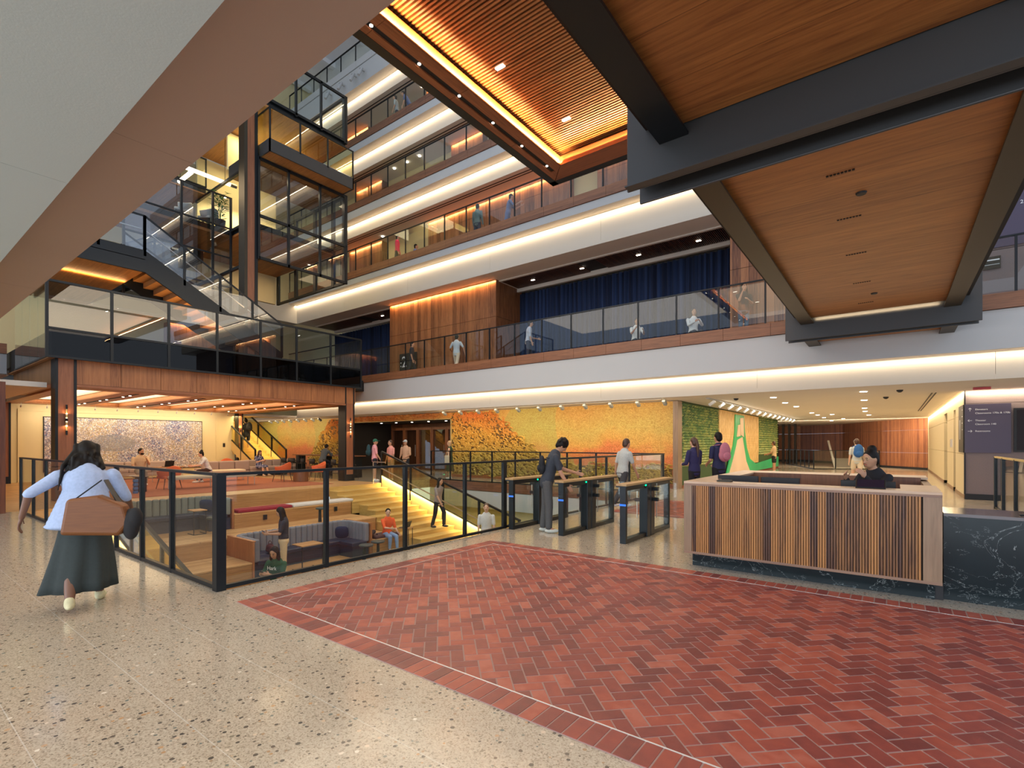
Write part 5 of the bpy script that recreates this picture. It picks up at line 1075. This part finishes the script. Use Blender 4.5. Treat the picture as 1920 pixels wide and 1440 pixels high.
# pit
r_, k = person('woman in a dark green T-shirt looking at her phone close behind the railing', (-9.74, 5.17, -1.72), TOC-14, 1.66, 'm', (.012, .075, .035), 'short', (.02, .025, .05), 'slim', 'bob', 'hair_dark', hi=True, nod=24, yaw=8, hipL=86, hipR=86, kneeL=86, kneeR=86, lean=4, shL=28, elL=88, inL=30, shR=28, elR=88, inR=30, curlL=.9, curlR=.9)
def phone(p, rz, label):
    t = thing('phone', label, 'phone', tuple(p), math.radians(rz)); MB().rbox((0, .02, .03), (.072, .01, .145), Matrix.Rotation(-.9, 3, 'X')).build('body', 'black', t, bevel=.003); MB().rbox((0, .014, .034), (.064, .002, .13), Matrix.Rotation(-.9, 3, 'X')).build('display', 'sign', t)
phone((k['hL']+k['hR'])/2, TOC-14, 'phone in the hands of the woman in green')
s_ = k['s']; o = text('Hark', .105, 'letter', r_, (.12, .150, .84), (PI/2, .0, PI), name='lettering', ext=.002, align='LEFT')
r_, k = person('standing woman in a navy top and beige trousers looking down at her hands', (-12.05, 6.55, -1.72), 150, 1.74, 'm', (.018, .022, .035), 'short', (.62, .46, .28), 'trousers', 'long', 'hair_dark', (.6,.55,.45), nod=30, shL=18, elL=72, inL=22, shR=22, elR=66, inR=10, tuck=1)
phone((k['hL']+k['hR'])/2, 150, 'phone held by the woman in beige trousers')
r_, k = person('smiling woman in an orange blouse and blue jeans sitting on the lowest tier', (-12.55, 10.15, -1.72), -100, 1.66, 'l', (.75, .10, .02), 'elbow', (.20, .32, .52), 'slim', 'short', 'hair_dark', (.02,.02,.025), hi=True, hipL=86, hipR=88, kneeL=80, kneeR=95, shL=15, elL=40, shR=42, elR=48, inR=20, yaw=-25, lean=6)
person('woman in black coming down the oak staircase', (-12.45, 12.25, -1.29), -80, 1.72, 'm', (.25, .2, .18), 'short', (.008, .008, .012), 'trousers', 'long', 'hair_dark', (.02,.02,.02), lean=4, hipL=28, kneeL=30, hipR=-8, kneeR=10, shL=-18, shR=22, nod=8)
r_, k = person('person in a pale shirt at the foot of the oak staircase', (-8.9, 10.6, -1.72), TOC, 1.66, 'l', (.60, .58, .56), 'short', (.1,.1,.12), 'trousers', 'short', 'hair_brown', (.2,.2,.2), hipL=12, kneeL=8)
# by the right column
r_, k = person('man in a pink T-shirt, black shorts and green cap with a dark backpack', (-17.5, 13.5, 0), -30, 1.77, 'm', (.75, .33, .34), 'short', (.012, .012, .02), 'shorts', 'cap', (.02, .12, .07), (.8, .8, .8), shR=14, elR=18)
backpack('dark green backpack of the man in the pink T-shirt', tuple(k['back']+Vector((-.04, -.02, 0))), -30, (.012, .05, .06), 1.05)
person('man in a salmon shirt beside the man in the cap', (-17.3, 14.2, 0), 175, 1.72, 'm', (.72, .30, .24), 'short', (.35, .25, .2), 'shorts', 'short', 'hair_brown')
person('man in a tan shirt and pale cap near the glass doors', (-17.15, 14.9, 0), 200, 1.74, 'm', (.55, .33, .20), 'elbow', (.015,.015,.02), 'trousers', 'cap', (.45, .47, .45), (.02,.02,.02), elL=60, elR=60, inL=20, inR=20)
r_, k = person('blond woman in a dark green dress with a cream bag near the glass doors', (-15.9, 16.4, 0), 120, 1.70, 'l', (.02, .05, .02), 'none', (.02, .05, .02), 'dress', 'bob', 'hair_blond', skirt=.55, flare=.08)
t = thing('tote_bag', 'cream tote bag on the arm of the blond woman', 'bag', tuple(k['hL']+Vector((.1, -.05, .12)))); MB().box(-.13, .13, -.05, .05, -.17, .17).build('bag', cloth((.70, .58, .42)), t, bevel=.02); MB().bar((-.08, 0, .17), (0, 0, .40), .02, .01).bar((.08, 0, .17), (0, 0, .40), .02, .01).build('strap', cloth((.70, .58, .42)), t)
r_, k = person('person in black with a black backpack climbing the far staircase', (-28.35, 13.3, 1.19), 90, 1.75, 'm', (.02,.02,.022), 'elbow', (.01,.01,.012), 'shorts', 'short', 'hair_dark', (.02,.02,.02), face=False, hipL=30, kneeL=40, lean=6)
backpack('black backpack of the person on the far staircase', tuple(k['back']+Vector((.13, 0, 0))), 90, (.01,.01,.012), 1.1)
# lounge sitters
p_ = on_fl(285, 912); person('bearded man in a beige T-shirt sitting with his fist on his chin', (p_[0]-.9, p_[1]-.1, 0), -100, 1.78, 'm', (.62, .46, .30), 'short', (.25,.22,.18), 'trousers', 'short', 'hair_dark', (.8,.8,.8), hi=False, build=1.12, hipL=88, hipR=84, kneeL=85, kneeR=75, shL=40, elL=110, inL=25, curlL=1.2, beard=1, shR=20, elR=60, inR=10, yaw=35, lean=5)
p_ = on_fl(372, 905); person('woman in a striped T-shirt and brown trousers sitting on the cream bench', (p_[0]+.1, p_[1]+.35, 0), 170, 1.68, 'l', (.5,.5,.5), 'short', (.05, .025, .02), 'slim', 'bun', 'hair_dark', (.85,.8,.75), topmat=M['stripes'], hipL=86, hipR=80, kneeL=80, kneeR=105, shL=38, elL=45, shR=30, elR=60, lean=22, nod=5, face=True)
p_ = on_fl(492, 893); person('woman in a navy floral dress reading her phone on the sofa', (p_[0]-.35, p_[1], 0), -75, 1.64, 'l', (.02,.03,.12), 'short', 'floral', 'dress', 'long', 'hair_brown', (.55,.42,.34), topmat=M['floral'], hipL=88, hipR=88, kneeL=70, kneeR=84, shL=25, elL=85, inL=30, shR=25, elR=85, inR=30, nod=30)
person('person in a grey jumper hunched over the high table by the mural', (-21.3, 13.45, .22), 25, 1.72, 'm', (.075, .09, .105), 'long', (.01,.012,.03), 'trousers', 'short', 'hair_dark', (.02,.02,.02), hipL=75, hipR=75, kneeL=70, kneeR=70, shL=45, elL=85, inL=25, shR=40, elR=80, inR=25, lean=28, nod=15)
# upper galleries
def gal(px, y, lv, rz, label, **kw):
    return person(label, (on_y(px, y), y, LV[lv]['fl']), rz, kw.pop('H', 1.72), face=kw.pop('face', False), **kw)
gal(772, 16.35, 2, RTI, 'man in a dark T-shirt and black trousers passing the number two sign upstairs', top=(.015,.015,.03), hipL=18, kneeL=8, hipR=-12, kneeR=15, face=True)
gal(856, 16.4, 2, 20, 'person in a pale blue shirt and cream trousers walking on the second floor', top=(.50, .56, .62), bottom=(.60, .50, .38), hipL=20, kneeL=12, hipR=-16, kneeR=14, abL=30, elL=70, abR=30)
gal(990, 16.35, 2, RTI, 'man in a light shirt with a lanyard before the navy curtain', top=(.45, .48, .58), sleeve='elbow', bottom=(.03,.03,.05), lean=6, hipL=14, face=True, shL=20, elL=60)
gal(1192, 17.1, 2, TOC, 'person in a white shirt sitting at the second floor railing with a bottle', top=(.75,.72,.68), hipL=88, hipR=88, kneeL=88, kneeR=88, shL=35, elL=70, inL=20, shR=40, elR=80, inR=20, face=True, lean=14)
gal(1300, 17.0, 2, TOC, 'long haired woman in white and black sitting behind the second floor railing', top=(.75,.75,.75), sleeve='long', hair='long', hipL=88, hipR=88, kneeL=88, kneeR=88, shL=40, elL=70, inL=35, shR=40, elR=70, inR=35, face=True)
gal(1394, 16.5, 2, TOC, 'woman in a black T-shirt and jeans standing at the second floor railing', top=(.02,.02,.02), bottom=(.10,.14,.20), legs='slim', hair='long', shL=20, elL=95, inL=50, shR=45, elR=125, inR=20, face=True)
gal(745, 16.35, 3, RTI, 'person in a bright pink jacket on the third floor', top=(.75, .02, .10), sleeve='long', bottom=(.02,.02,.03), hipL=15, hipR=-10)
gal(779, 17.0, 3, RTI, 'person in blue sitting low behind the third floor railing', top=(.10,.2,.55), hipL=88, hipR=88, kneeL=88, kneeR=88)
gal(895, 16.3, 3, 10, 'person in teal with a dark bag on the third floor', top=(.12, .17, .17), bottom=(.03,.04,.07), sleeve='long')
gal(952, 16.35, 3, RTI, 'person in a blue shirt with raised arms walking on the third floor', top=(.12,.15,.30), bottom=(.10,.13,.28), shL=60, elL=60, shR=40, elR=80, lean=10, hipL=20, hipR=-15)
gal(745, 16.3, 5, LTI, 'person in a grey top and dark trousers on the fifth floor', top=(.35,.40,.42), bottom=(.03,.03,.04), lean=8)
gal(770, 16.4, 5, LTI, 'person in blue bending on the fifth floor beside the one in grey', top=(.10,.14,.30), lean=30, nod=10)
bake()
# ---------------------------------------------------------------- lounge furniture
M['orange'] = mk_fabric('rust_orange_upholstery', (.50, .09, .025), (.66, .15, .05), 120, .7); M['grey_uph'] = mk_fabric('grey_mauve_upholstery', (.34, .26, .23), (.46, .37, .33), 90)
M['cream'] = mk_fabric('cream_upholstery', (.58, .50, .34), (.72, .64, .46), 90); M['sage'] = mk_fabric('grey_green_tufted_fabric', (.14, .15, .13), (.25, .26, .22), 80)
M['slate'] = mk_fabric('slate_tufted_fabric', (.14, .145, .17), (.24, .24, .27), 80); M['navy_l'] = flat('navy_leather', (.012, .022, .05), .35); M['navy_c'] = mk_fabric('navy_cushion', (.004, .012, .04), (.012, .03, .09), 80)
M['red_c'] = mk_fabric('crimson_cushion', (.22, .008, .02), (.32, .02, .04), 80); M['white_c'] = mk_fabric('pale_cushion', (.55, .52, .50), (.70, .66, .62), 80); M['plum'] = mk_fabric('plum_cushion', (.05, .025, .03), (.08, .045, .045), 80)
M['chair_leg'] = flat('dark_wood_leg', (.10, .035, .015), .45); M['teal'] = flat('dark_teal_paint', (.035, .055, .055), .45); M['pale_grey'] = mk_fabric('pale_grey_shell', (.40, .44, .46), (.50, .55, .57), 60)
def armchair(mat='orange', leg='chair_leg'):
    t = thing('armchair', 'x', 'armchair'); m = MB(); n = 15; vs = []
    for j, (z, k) in enumerate(((.36, .80), (.46, 1.0), (.60, 1.06), (.80, 1.10))):
        for i in range(n):
            a = math.radians(-25+230*i/(n-1)); back = max(0, math.sin(a)); h = z if j < 3 else .62+.20*back**2.2
            vs.append((math.cos(a)*.34*k, -math.sin(a)*.30*k+.02, h if j else .38))
    m.add(vs, [(j*n+i, j*n+i+1, (j+1)*n+i+1, (j+1)*n+i) for j in range(3) for i in range(n-1)]); o = m.build('shell', mat, t, smooth=True); s = o.modifiers.new('t', 'SOLIDIFY'); s.thickness = .035; s.offset = 0; s = o.modifiers.new('s', 'SUBSURF'); s.levels = s.render_levels = 1
    MB().prism([(-.27, -.24), (.27, -.24), (.31, .26), (-.31, .26)], 'z', .36, .46).build('seat', mat, t, bevel=.03, seg=3)
    for x, y in ((-.22, -.18), (.22, -.18), (-.24, .2), (.24, .2)): MB().tube((x, y, .37), (x*1.3, y*1.3, 0), .018, .011).build('leg', leg, t)
    return t
a0 = armchair(); P0 = on_fl(318, 917)
def put(t, p, rz, label, z=0): t.location = (p[0], p[1], z+.0); t.rotation_euler = (0, 0, math.radians(rz)); t['label'] = label
put(a0, P0, 95+0, 'rust orange armchair seen from behind, nearest the left railing', .012); a0['group'] = 'rust orange armchairs in the lounge'
for (px, py), rz, l in (((426, 889), -110, 'rust orange armchair turned towards us beside the end of the drip painting'), ((474, 886), -60, 'rust orange armchair half hidden behind the woman in the floral dress'), ((530, 903), 120, 'rust orange armchair with its back to us left of the drum table'), ((596, 901), 170, 'rust orange armchair right of the drum table, seen from the side'), ((236, 893), -100, 'rust orange armchair at the far left behind the walking woman')):
    p = on_fl(px, py); c = dup(a0, (p[0], p[1], .012), math.radians(rz), l)
g0 = armchair('pale_grey', 'steel'); y_ = on_x(342, -21.6); put(g0, (-21.6, y_), 160, 'pale grey armchair behind the glazed screen, left of the pair', 10.0); g0['group'] = 'pale grey armchairs on the glazed mezzanine'
dup(g0, (-21.5, on_x(392, -21.5), 10.0), math.radians(120), 'pale grey armchair beside the potted plant upstairs')
def bench(p, rz, L, label):
    t = thing('bench', label, 'bench', (p[0], p[1], .012), math.radians(rz)); MB().box(-L/2, L/2, -.33, .33, .36, .46).build('seat', 'cream', t, bevel=.03, seg=3); MB().box(-L/2+.05, L/2-.05, -.3, .3, .33, .36).build('frame', 'handrail', t)
    for x in (-L/2+.1, 0, L/2-.1):
        for y in (-.27, .27): MB().tube((x, y, 0), (x, y, .34), .014).build('leg', 'handrail', t)
    return t
q = on_fl(484, 909); bench((q[0]-.35, q[1]-1.45), 90, 2.9, 'long cream bench parallel to the seating steps'); q = on_fl(372, 905); bench((q[0]-.25, q[1]+.9), 90, 1.9, 'cream bench under the woman in the striped T-shirt')
def sofa(p, rz, L, label, arm=True):
    t = thing('sofa', label, 'sofa', (p[0], p[1], .012), math.radians(rz)); MB().box(-L/2, L/2, -.4, .4, .12, .28).build('base', 'grey_uph', t, bevel=.03)
    n = max(1, round(L/.75)); w = L/n
    for i in range(n): MB().box(-L/2+w*i+.01, -L/2+w*(i+1)-.01, -.36, .4, .28, .44).build('seat_cushion', 'grey_uph', t, bevel=.05, seg=3); MB().box(-L/2+w*i+.01, -L/2+w*(i+1)-.01, -.42, -.2, .28, .76).build('back_cushion', 'grey_uph', t, bevel=.07, seg=4)
    for x in (-L/2+.1, L/2-.1):
        for y in (-.33, .33): MB().tube((x, y, 0), (x, y, .12), .02).build('leg', 'steel', t)
q = on_fl(452, 893); sofa((q[0]-.1, q[1]-.8), 95, 2.2, 'mauve grey sofa with its back to us left of the woman in floral'); q = on_fl(505, 893); sofa((q[0]-1.2, q[1]+.9), -88, 2.9, 'long mauve grey sofa under the woman in the floral dress')
q = on_fl(256, 905); sofa((q[0]-2.6, q[1]+.8), -90, 2.6, 'mauve grey sofa under the drip painting, under the man in beige')
def drum(p, r, h, mat, label, top=None):
    t = thing('drum_table', label, 'side table', (p[0], p[1], .012)); MB().lathe([(r*.96, 0), (r, .02), (r, h-.03), (r*.97, h-.02)], n=28).build('drum', mat, t, smooth=False); MB().lathe([(r+.06, h-.02), (r+.06, h)], n=28).build('table_top', top or mat, t); return t
q = on_fl(564, 903); drum(q, .30, .48, 'desk_dark', 'dark ribbed drum table between two orange armchairs', 'table_wood'); q = on_fl(264, 923); drum(q, .16, .5, 'steel', 'small dark drum stool beside the blue bollard')
q = on_fl(254, 926); t = thing('striped_bollard', 'blue and black ringed column standing behind the left railing', 'bollard', (q[0], q[1], 0)); M['blue_p'] = flat('blue_ring', (.03, .14, .32), .35)
for i in range(4): MB().lathe([(.06, .12*i), (.072, .12*i+.02), (.072, .12*i+.085), (.06, .12*i+.10)], n=16).build('ring', 'blue_p', t); MB().lathe([(.055, .12*i+.10), (.055, .12*i+.12)], n=16).build('band', 'black', t)
def coffee(p, rz, L, label, h=.42, mat='table_wood'):
    t = thing('low_table', label, 'table', (p[0], p[1], .012), math.radians(rz)); MB().box(-L/2, L/2, -.3, .3, h-.03, h).build('table_top', mat, t, bevel=.006)
    for x in (-L/2+.05, L/2-.05):
        for y in (-.25, .25): MB().tube((x, y, 0), (x, y, h-.03), .012).build('leg', 'handrail', t)
    return t
q = on_fl(238, 925); qa = (q[0]-.9, q[1]+.0); coffee(qa, 95, 1.3, 'low table with papers left of the man in beige', .5); 
for i in range(5): tag(MB().rbox((0, 0, .006), (.21, .30, .004+.002*i), Matrix.Rotation(.5*i, 3, 'Z')).build('magazine', ['white_c', 'cream', 'blue_p', 'leather', 'white_c'][i], None, (qa[0]+.03*i, qa[1]-.45+.2*i, .512)), 'magazine spread out on the low table at the left', 'magazine', 'magazines on the low table')
q = on_fl(318, 905); qb = (q[0]-.5, q[1]+.1); coffee(qb, 95, 1.0, 'wooden table carrying the open laptop', .62)
t = thing('laptop', 'open black laptop on the lounge table before the drip painting', 'laptop', (qb[0], qb[1], .632), math.radians(95)); MB().box(-.17, .17, -.12, .12, 0, .018).build('base', 'black', t); MB().rbox((0, -.16, .13), (.34, .01, .25), Matrix.Rotation(.3, 3, 'X')).build('screen', 'black', t)
q = on_fl(412, 893); coffee((q[0]-.3, q[1]), 95, 1.1, 'pale low wooden table between the benches and the far chair', .5, 'desk_top')
tag(MB().lathe([(.035, 0), (.042, .12)], n=14).build('cup', 'black', None, (q[0]-.3, q[1]-.4, .512)), 'dark cup on the pale low table', 'cup')
# high table and bar stools under the mural
t = thing('high_table', 'long dark high table under the left mural', 'table', (-22.3, 14.35, 0)); MB().box(-2.6, 2.6, -.35, .35, .98, 1.02).build('table_top', 'desk_dark', t)
for x in (-2.4, 0, 2.4): MB().box(x-.04, x+.04, -.25, .25, 0, .98).build('leg', 'steel', t)
def stool():
    t = thing('bar_stool', 'x', 'bar stool'); n = 9; vs = []
    for z in (.62, .72, .86):
        for i in range(n): a = math.radians(10+160*i/(n-1)); vs.append((math.cos(a)*.22, -math.sin(a)*.19, z))
    o = MB().add(vs, [(j*n+i, j*n+i+1, (j+1)*n+i+1, (j+1)*n+i) for j in range(2) for i in range(n-1)]).build('backrest', 'black', t, smooth=True); s = o.modifiers.new('t', 'SOLIDIFY'); s.thickness = .02
    MB().lathe([(.19, .60), (.21, .62), (.20, .65)], n=18).build('seat', 'black', t, smooth=True)
    for x, y in ((-.14, -.14), (.14, -.14), (-.14, .14), (.14, .14)): MB().tube((x, y, .62), (x*1.5, y*1.5, 0), .013, .010).build('leg', 'black', t)
    m = MB(); c = [(-.17, -.17, .22), (.17, -.17, .22), (.17, .17, .22), (-.17, .17, .22)]; [m.bar(c[i], c[(i+1)%4], .012, .012) for i in range(4)]; m.build('foot_ring', 'black', t); return t
b0 = stool(); L6 = ['black bar stool furthest left at the high table', 'black bar stool, second from the left at the high table', 'black bar stool with a backpack hung on it', 'black bar stool left of the hunched person', 'black bar stool under the hunched person', 'black bar stool right of the hunched person', 'black bar stool partly hidden by the right pavilion column']
xs = [-24.9, -24.1, -23.2, -22.2, -21.3, -20.4, -19.2]
for i, x in enumerate(xs):
    o = b0 if i == 0 else dup(b0, (x, 13.55, 0), math.radians(random.uniform(-25, 25)), L6[i]); 
    if i == 0: o.location = (x, 13.6, 0); o['label'] = L6[0]
    o['group'] = 'black bar stools at the high table'
backpack('black backpack hanging on a bar stool at the high table', (-23.2, 13.35, .82), 0, (.012, .012, .015), .8)
tag(MB().box(-.012, .012, -.012, .012, 0, .85).box(-.012, .75, -.012, .012, .85, .874).build('grab_rail', 'handrail', None, (-16.35, 12.55, 0)), 'brushed steel handrail post at the head of the oak staircase', 'handrail')
for i, px in enumerate((652, 675, 690, 628)):
    y = 15.9; x = on_y(px, y); t = thing('wall_spotlight', 'white cylinder spotlight under the top gallery fascia', 'spotlight', (x, YF-.02, 20.2), 0, 'spotlights under the top gallery'); MB().box(-.03, .03, -.3, 0, .0, .04).build('arm', 'white', t); MB().tube((0, -.35, -.35), (0, -.15, .1), .07, n=12).build('lamp_head', 'white', t)
# ---------------------------------------------------------------- pit furniture
def booth(label, p, L, ret0, ret1, fab, seatm, zb, zs, zt, dp=1.3, ends=(0, 1)):
    """back runs along +Y at local x=0; returns at y=0 and y=L"""
    t = thing('booth_sofa', label, 'booth sofa', (p[0], p[1], zb)); zs -= zb; zt -= zb
    path = []; R = .28
    def seg(a, b):
        n = max(1, round(math.dist(a, b)/.17)); return [(a[0]+(b[0]-a[0])*(i+.5)/n, a[1]+(b[1]-a[1])*(i+.5)/n, math.atan2(b[1]-a[1], b[0]-a[0])) for i in range(n)]
    def arc(cx, cy, a0, a1): return [(cx+R*math.cos(math.radians(a)), cy+R*math.sin(math.radians(a)), math.radians(a-90)) for a in (a0+(a1-a0)/6, a0+(a1-a0)/2, a0+(a1-a0)*5/6)]
    if ret0: path += seg((ret0, .09), (.12+R, .09)); path += arc(.12+R, .09+R, 270, 180)
    path += seg((.12, (.09+R) if ret0 else .0), (.12, L-((.09+R) if ret1 else 0)))
    if ret1: path += arc(.12+R, L-.09-R, 180, 90); path += seg((.12+R, L-.09), (ret1, L-.09))
    m = MB()
    for x, y, a in path: m.rbox((x, y, (zs+zt)/2+.01), (.166, .15, zt-zs+.06), Matrix.Rotation(a, 3, 'Z'))
    m.build('backrest', fab, t, bevel=.045, seg=3)
    m = MB().box(.15, .62, .1 if ret0 else 0, L-(.1 if ret1 else 0), zs-.10, zs+.02)
    if ret0 and ret0 > .5: m.box(.62, ret0+.0, .1, .62, zs-.10, zs+.02)
    if ret1 and ret1 > .5: m.box(.62, ret1, L-.62, L-.1, zs-.10, zs+.02)
    m.build('seat_cushion', seatm, t, bevel=.03, seg=3)
    m = MB().box(.05, .58, .02, L-.02, .0, zs-.10)
    if ret0 and ret0 > .5: m.box(.58, ret0-.04, .02, .58, 0, zs-.1)
    if ret1 and ret1 > .5: m.box(.58, ret1-.04, L-.58, L-.02, 0, zs-.1)
    m.build('base', 'navy_l', t)
    for e in ends:
        if e == 0: MB().box(-.02, (ret0 or .7)+.04, -.05, .0, -.0, zt).box(-.02, (ret0 or .7)+.04, -.05, .03, zt, zt+.025).build('end_panel', 'booth_wood', t)
        else: MB().box(-.02, (ret1 or .7)+.04, L, L+.05, -.0, zt).box(-.02, (ret1 or .7)+.04, L-.03, L+.05, zt, zt+.025).build('end_panel', 'booth_wood', t)
    return t
booth('grey green channel tufted booth with navy seat on the upper tier', (-16.38, 4.02), 2.66, None, 1.25, 'sage', 'navy_l', -.86, -.43, .0, ends=(1,))
booth('slate channel tufted booth with navy seat on the pit floor', (-13.68, 5.98), 3.44, 1.3, 1.25, 'slate', 'navy_l', -1.72, -1.30, -.80)
def pillow(p, rz, s, mat, label, tilt=.3):
    t = tag(None or MB().sphere((0, 0, 0), (s, .07, s), 16, 10).build('cushion', mat, None, p), label, 'cushion'); t.rotation_euler = (tilt, .5*0, math.radians(rz))
    for v in t.data.vertices:
        c = v.co; f = max(abs(c.x), abs(c.z))/s; r = math.hypot(c.x, c.z)/s
        if r > .01: k = min(1.35, (r/max(abs(c.x)/s, abs(c.z)/s))); c.x *= .85+.3*(k-1)*1.6; c.z *= .85+.3*(k-1)*1.6
    t.data.polygons.foreach_set('use_smooth', [True]*len(t.data.polygons)); return t
pillow((-15.78, 6.28, -.20), 45, .23, 'navy_c', 'navy cushion in the corner of the grey green booth'); pillow((-13.15, 8.95, -1.06), 50, .23, 'navy_c', 'navy cushion in the right corner of the slate booth'); pillow((-13.25, 6.25, -1.10), 135, .2, 'navy_c', 'navy cushion in the left corner of the slate booth')
def pad(y0, y1, x, z, mat, label, d=.5, h=.09):
    t = tag(MB().box(-d/2, d/2, 0, y1-y0, 0, h).build('seat_pad', mat, None, (x, y0, z), bevel=.03, seg=3), label, 'seat cushion')
pad(6.85, 8.50, -15.35, -.43, 'red_c', 'long crimson seat cushion on the upper tier'); pad(8.53, 9.62, -15.35, -.43, 'white_c', 'pale seat cushion next to the crimson one'); pad(9.65, 10.75, -15.35, -.43, 'white_c', 'pale seat cushion furthest right on the upper tier')
pad(9.62, 10.55, -12.65, -1.29, 'plum', 'dark plum seat cushion under the woman in orange')
def ctable(p, rz, z, h, label, w=.42, d=.34):
    t = thing('side_table', label, 'side table', (p[0], p[1], z), math.radians(rz)); MB().box(-w/2, w/2, -d/2, d/2, h-.025, h).build('table_top', 'table_wood', t, bevel=.004)
    for y in (-d/2+.02, d/2-.02): MB().bar((w/2-.03, y, 0), (w/2-.03, y, h-.02), .018, .018).build('leg', 'black', t)
    MB().bar((w/2-.03, -d/2+.02, .01), (w/2-.03, d/2-.02, .01), .018, .018).bar((w/2-.03, -d/2+.02, .01), (-w/2, -d/2+.02, .01), .018, .018).bar((w/2-.03, d/2-.02, .01), (-w/2, d/2-.02, .01), .018, .018).build('foot', 'black', t); return t
ctable((-15.05, 5.75), 0, -.86, .66, 'small wood topped side table at the grey green booth'); ctable((-12.3, 7.35), 0, -1.72, .68, 'wood topped side table in front of the slate booth', .5, .62)
ctable((-12.05, 10.45), 20, -1.72, .72, 'wood topped side table with a laptop beside the woman in orange', .42, .3)
t = thing('laptop', 'dark laptop on the side table of the woman in orange', 'laptop', (-12.08, 10.45, -1.0), math.radians(-70)); MB().box(-.16, .16, -.11, .11, 0, .016).build('base', 'steel', t); MB().rbox((0, .13, .09), (.32, .01, .2), Matrix.Rotation(-.35, 3, 'X')).build('screen', 'black', t)
def tstool(p, z, label):
    t = thing('stool', label, 'stool', (p[0], p[1], z), random.uniform(0, 1), 'dark teal stools in the pit'); MB().lathe([(.185, .41), (.20, .425), (.20, .45), (.19, .46)], n=24).build('seat', 'teal', t)
    for i in range(4): a = PI/4+PI/2*i; MB().prism([(-.05, 0), (.05, 0), (.035, .41), (-.035, .41)], 'y', -.02, .02).build('leg', 'teal', t); o = C.objects[-1] if False else t.children[-1]; o.location = (.12*math.cos(a), .12*math.sin(a), 0); o.rotation_euler = (0, 0, a)
tstool((-9.76, 5.14), -1.72, 'dark teal stool under the woman in green'); tstool((-14.3, 8.95), -.86, 'dark teal stool on the middle tier'); tstool((-12.0, 8.9), -1.72, 'dark teal stool just behind the railing foot'); tstool((-12.15, 9.5), -1.72, 'dark teal stool left of the woman in orange'); tstool((-14.8, 6.1), -.86, 'dark teal stool in front of the grey green booth')
backpack('black backpack lying on the lowest tier left of the woman in orange', (-12.6, 9.6, -1.14), 20, (.012, .012, .014), .75)
t = [o for o in C.objects if o.get('label', '').startswith('black backpack lying')][0]; t.rotation_euler = (-1.35, 0, .3)
t = thing('handbag', 'dark red handbag on the navy seat of the slate booth', 'bag', (-13.1, 6.75, -1.28)); m = MB(); m.sphere((0, 0, .12), (.14, .09, .12)); m.sphere((0, 0, .07), (.16, .10, .07)); soft(m, 'bag', cloth((.07, .012, .015)), t, .012); m = MB()
for i in range(8): a, b = PI*i/8, PI*(i+1)/8; m.bar((.09*math.cos(a), 0, .2+.11*math.sin(a)), (.09*math.cos(b), 0, .2+.11*math.sin(b)), .014, .01)
m.build('strap', cloth((.07, .012, .015)), t)
tag(MB().lathe([(.035, 0), (.04, .10)], n=14).build('cup', 'white_c', None, (-8.3, 5.0, -.80)), 'white paper cup behind the foot of the near railing', 'cup')
t = thing('ledge', 'x', 'ledge') if False else None
# potted plant on the mezzanine
yp = 8.98; t = thing('potted_plant', 'leafy green potted plant behind the glazed screen beside the tall column', 'plant', (-21.1, yp-.1, 10.0)); MB().lathe([(.16, 0), (.2, .35), (.18, .35)], n=18).build('pot', 'steel', t)
M['leaf'] = flat('green_leaf', (.03, .20, .04), .45); m = MB(); rnd = random.Random(5)
for i in range(110):
    a = rnd.uniform(0, 2*PI); r = rnd.uniform(.02, .2); z = rnd.uniform(.4, 1.5); d = Vector((math.cos(a), math.sin(a), rnd.uniform(-.2, .9))).normalized(); u = d.cross(Vector((0,0,1))).normalized(); c = Vector((r*math.cos(a), r*math.sin(a), z)); l = rnd.uniform(.14, .3)
    m.add([c, c+d*l*.4+u*.03, c+d*l-Vector((0,0,.03)), c+d*l*.4-u*.03], [(0,1,2),(0,2,3)])
tag(m.build('foliage', 'leaf', t), kind='stuff')
for i in range(4): MB().tube((0, 0, .3), (.1*math.cos(i*1.6), .1*math.sin(i*1.6), 1.35), .012, .006).build('stem', 'leaf', t)
t = thing('level_sign', 'black square sign with a white 2 on the walnut block upstairs', 'sign', (on_y(765, 16.96), 16.96, 5.25)); MB().box(-.62, .62, -.02, .03, 0, .85).build('sign_board', 'black', t); text('2', .78, 'letter', t, (-.45, -.024, .17), RX)
text(':', .5, 'letter', t, (-.56, -.024, .2), RX)
t = thing('notice_board', 'aubergine hanging sign on the upstairs textile wall at the right edge', 'sign', (1.95, 16.88, 6.35)); MB().box(-.3, .75, -.02, .01, 0, 1.45).build('sign_board', 'sign', t); text('258', .12, 'letter', t, (.45, -.024, .95), RX)
t = thing('notice_plate', 'small dark framed notice on the upstairs textile wall', 'sign', (1.85, 16.88, 5.85)); MB().box(-.1, .22, -.015, .01, 0, .3).build('frame', 'steel2', t); MB().box(-.08, .2, -.018, -.015, .2, .23).box(-.08, .2, -.018, -.015, .1, .11).build('lettering', 'letter', t)
bake()
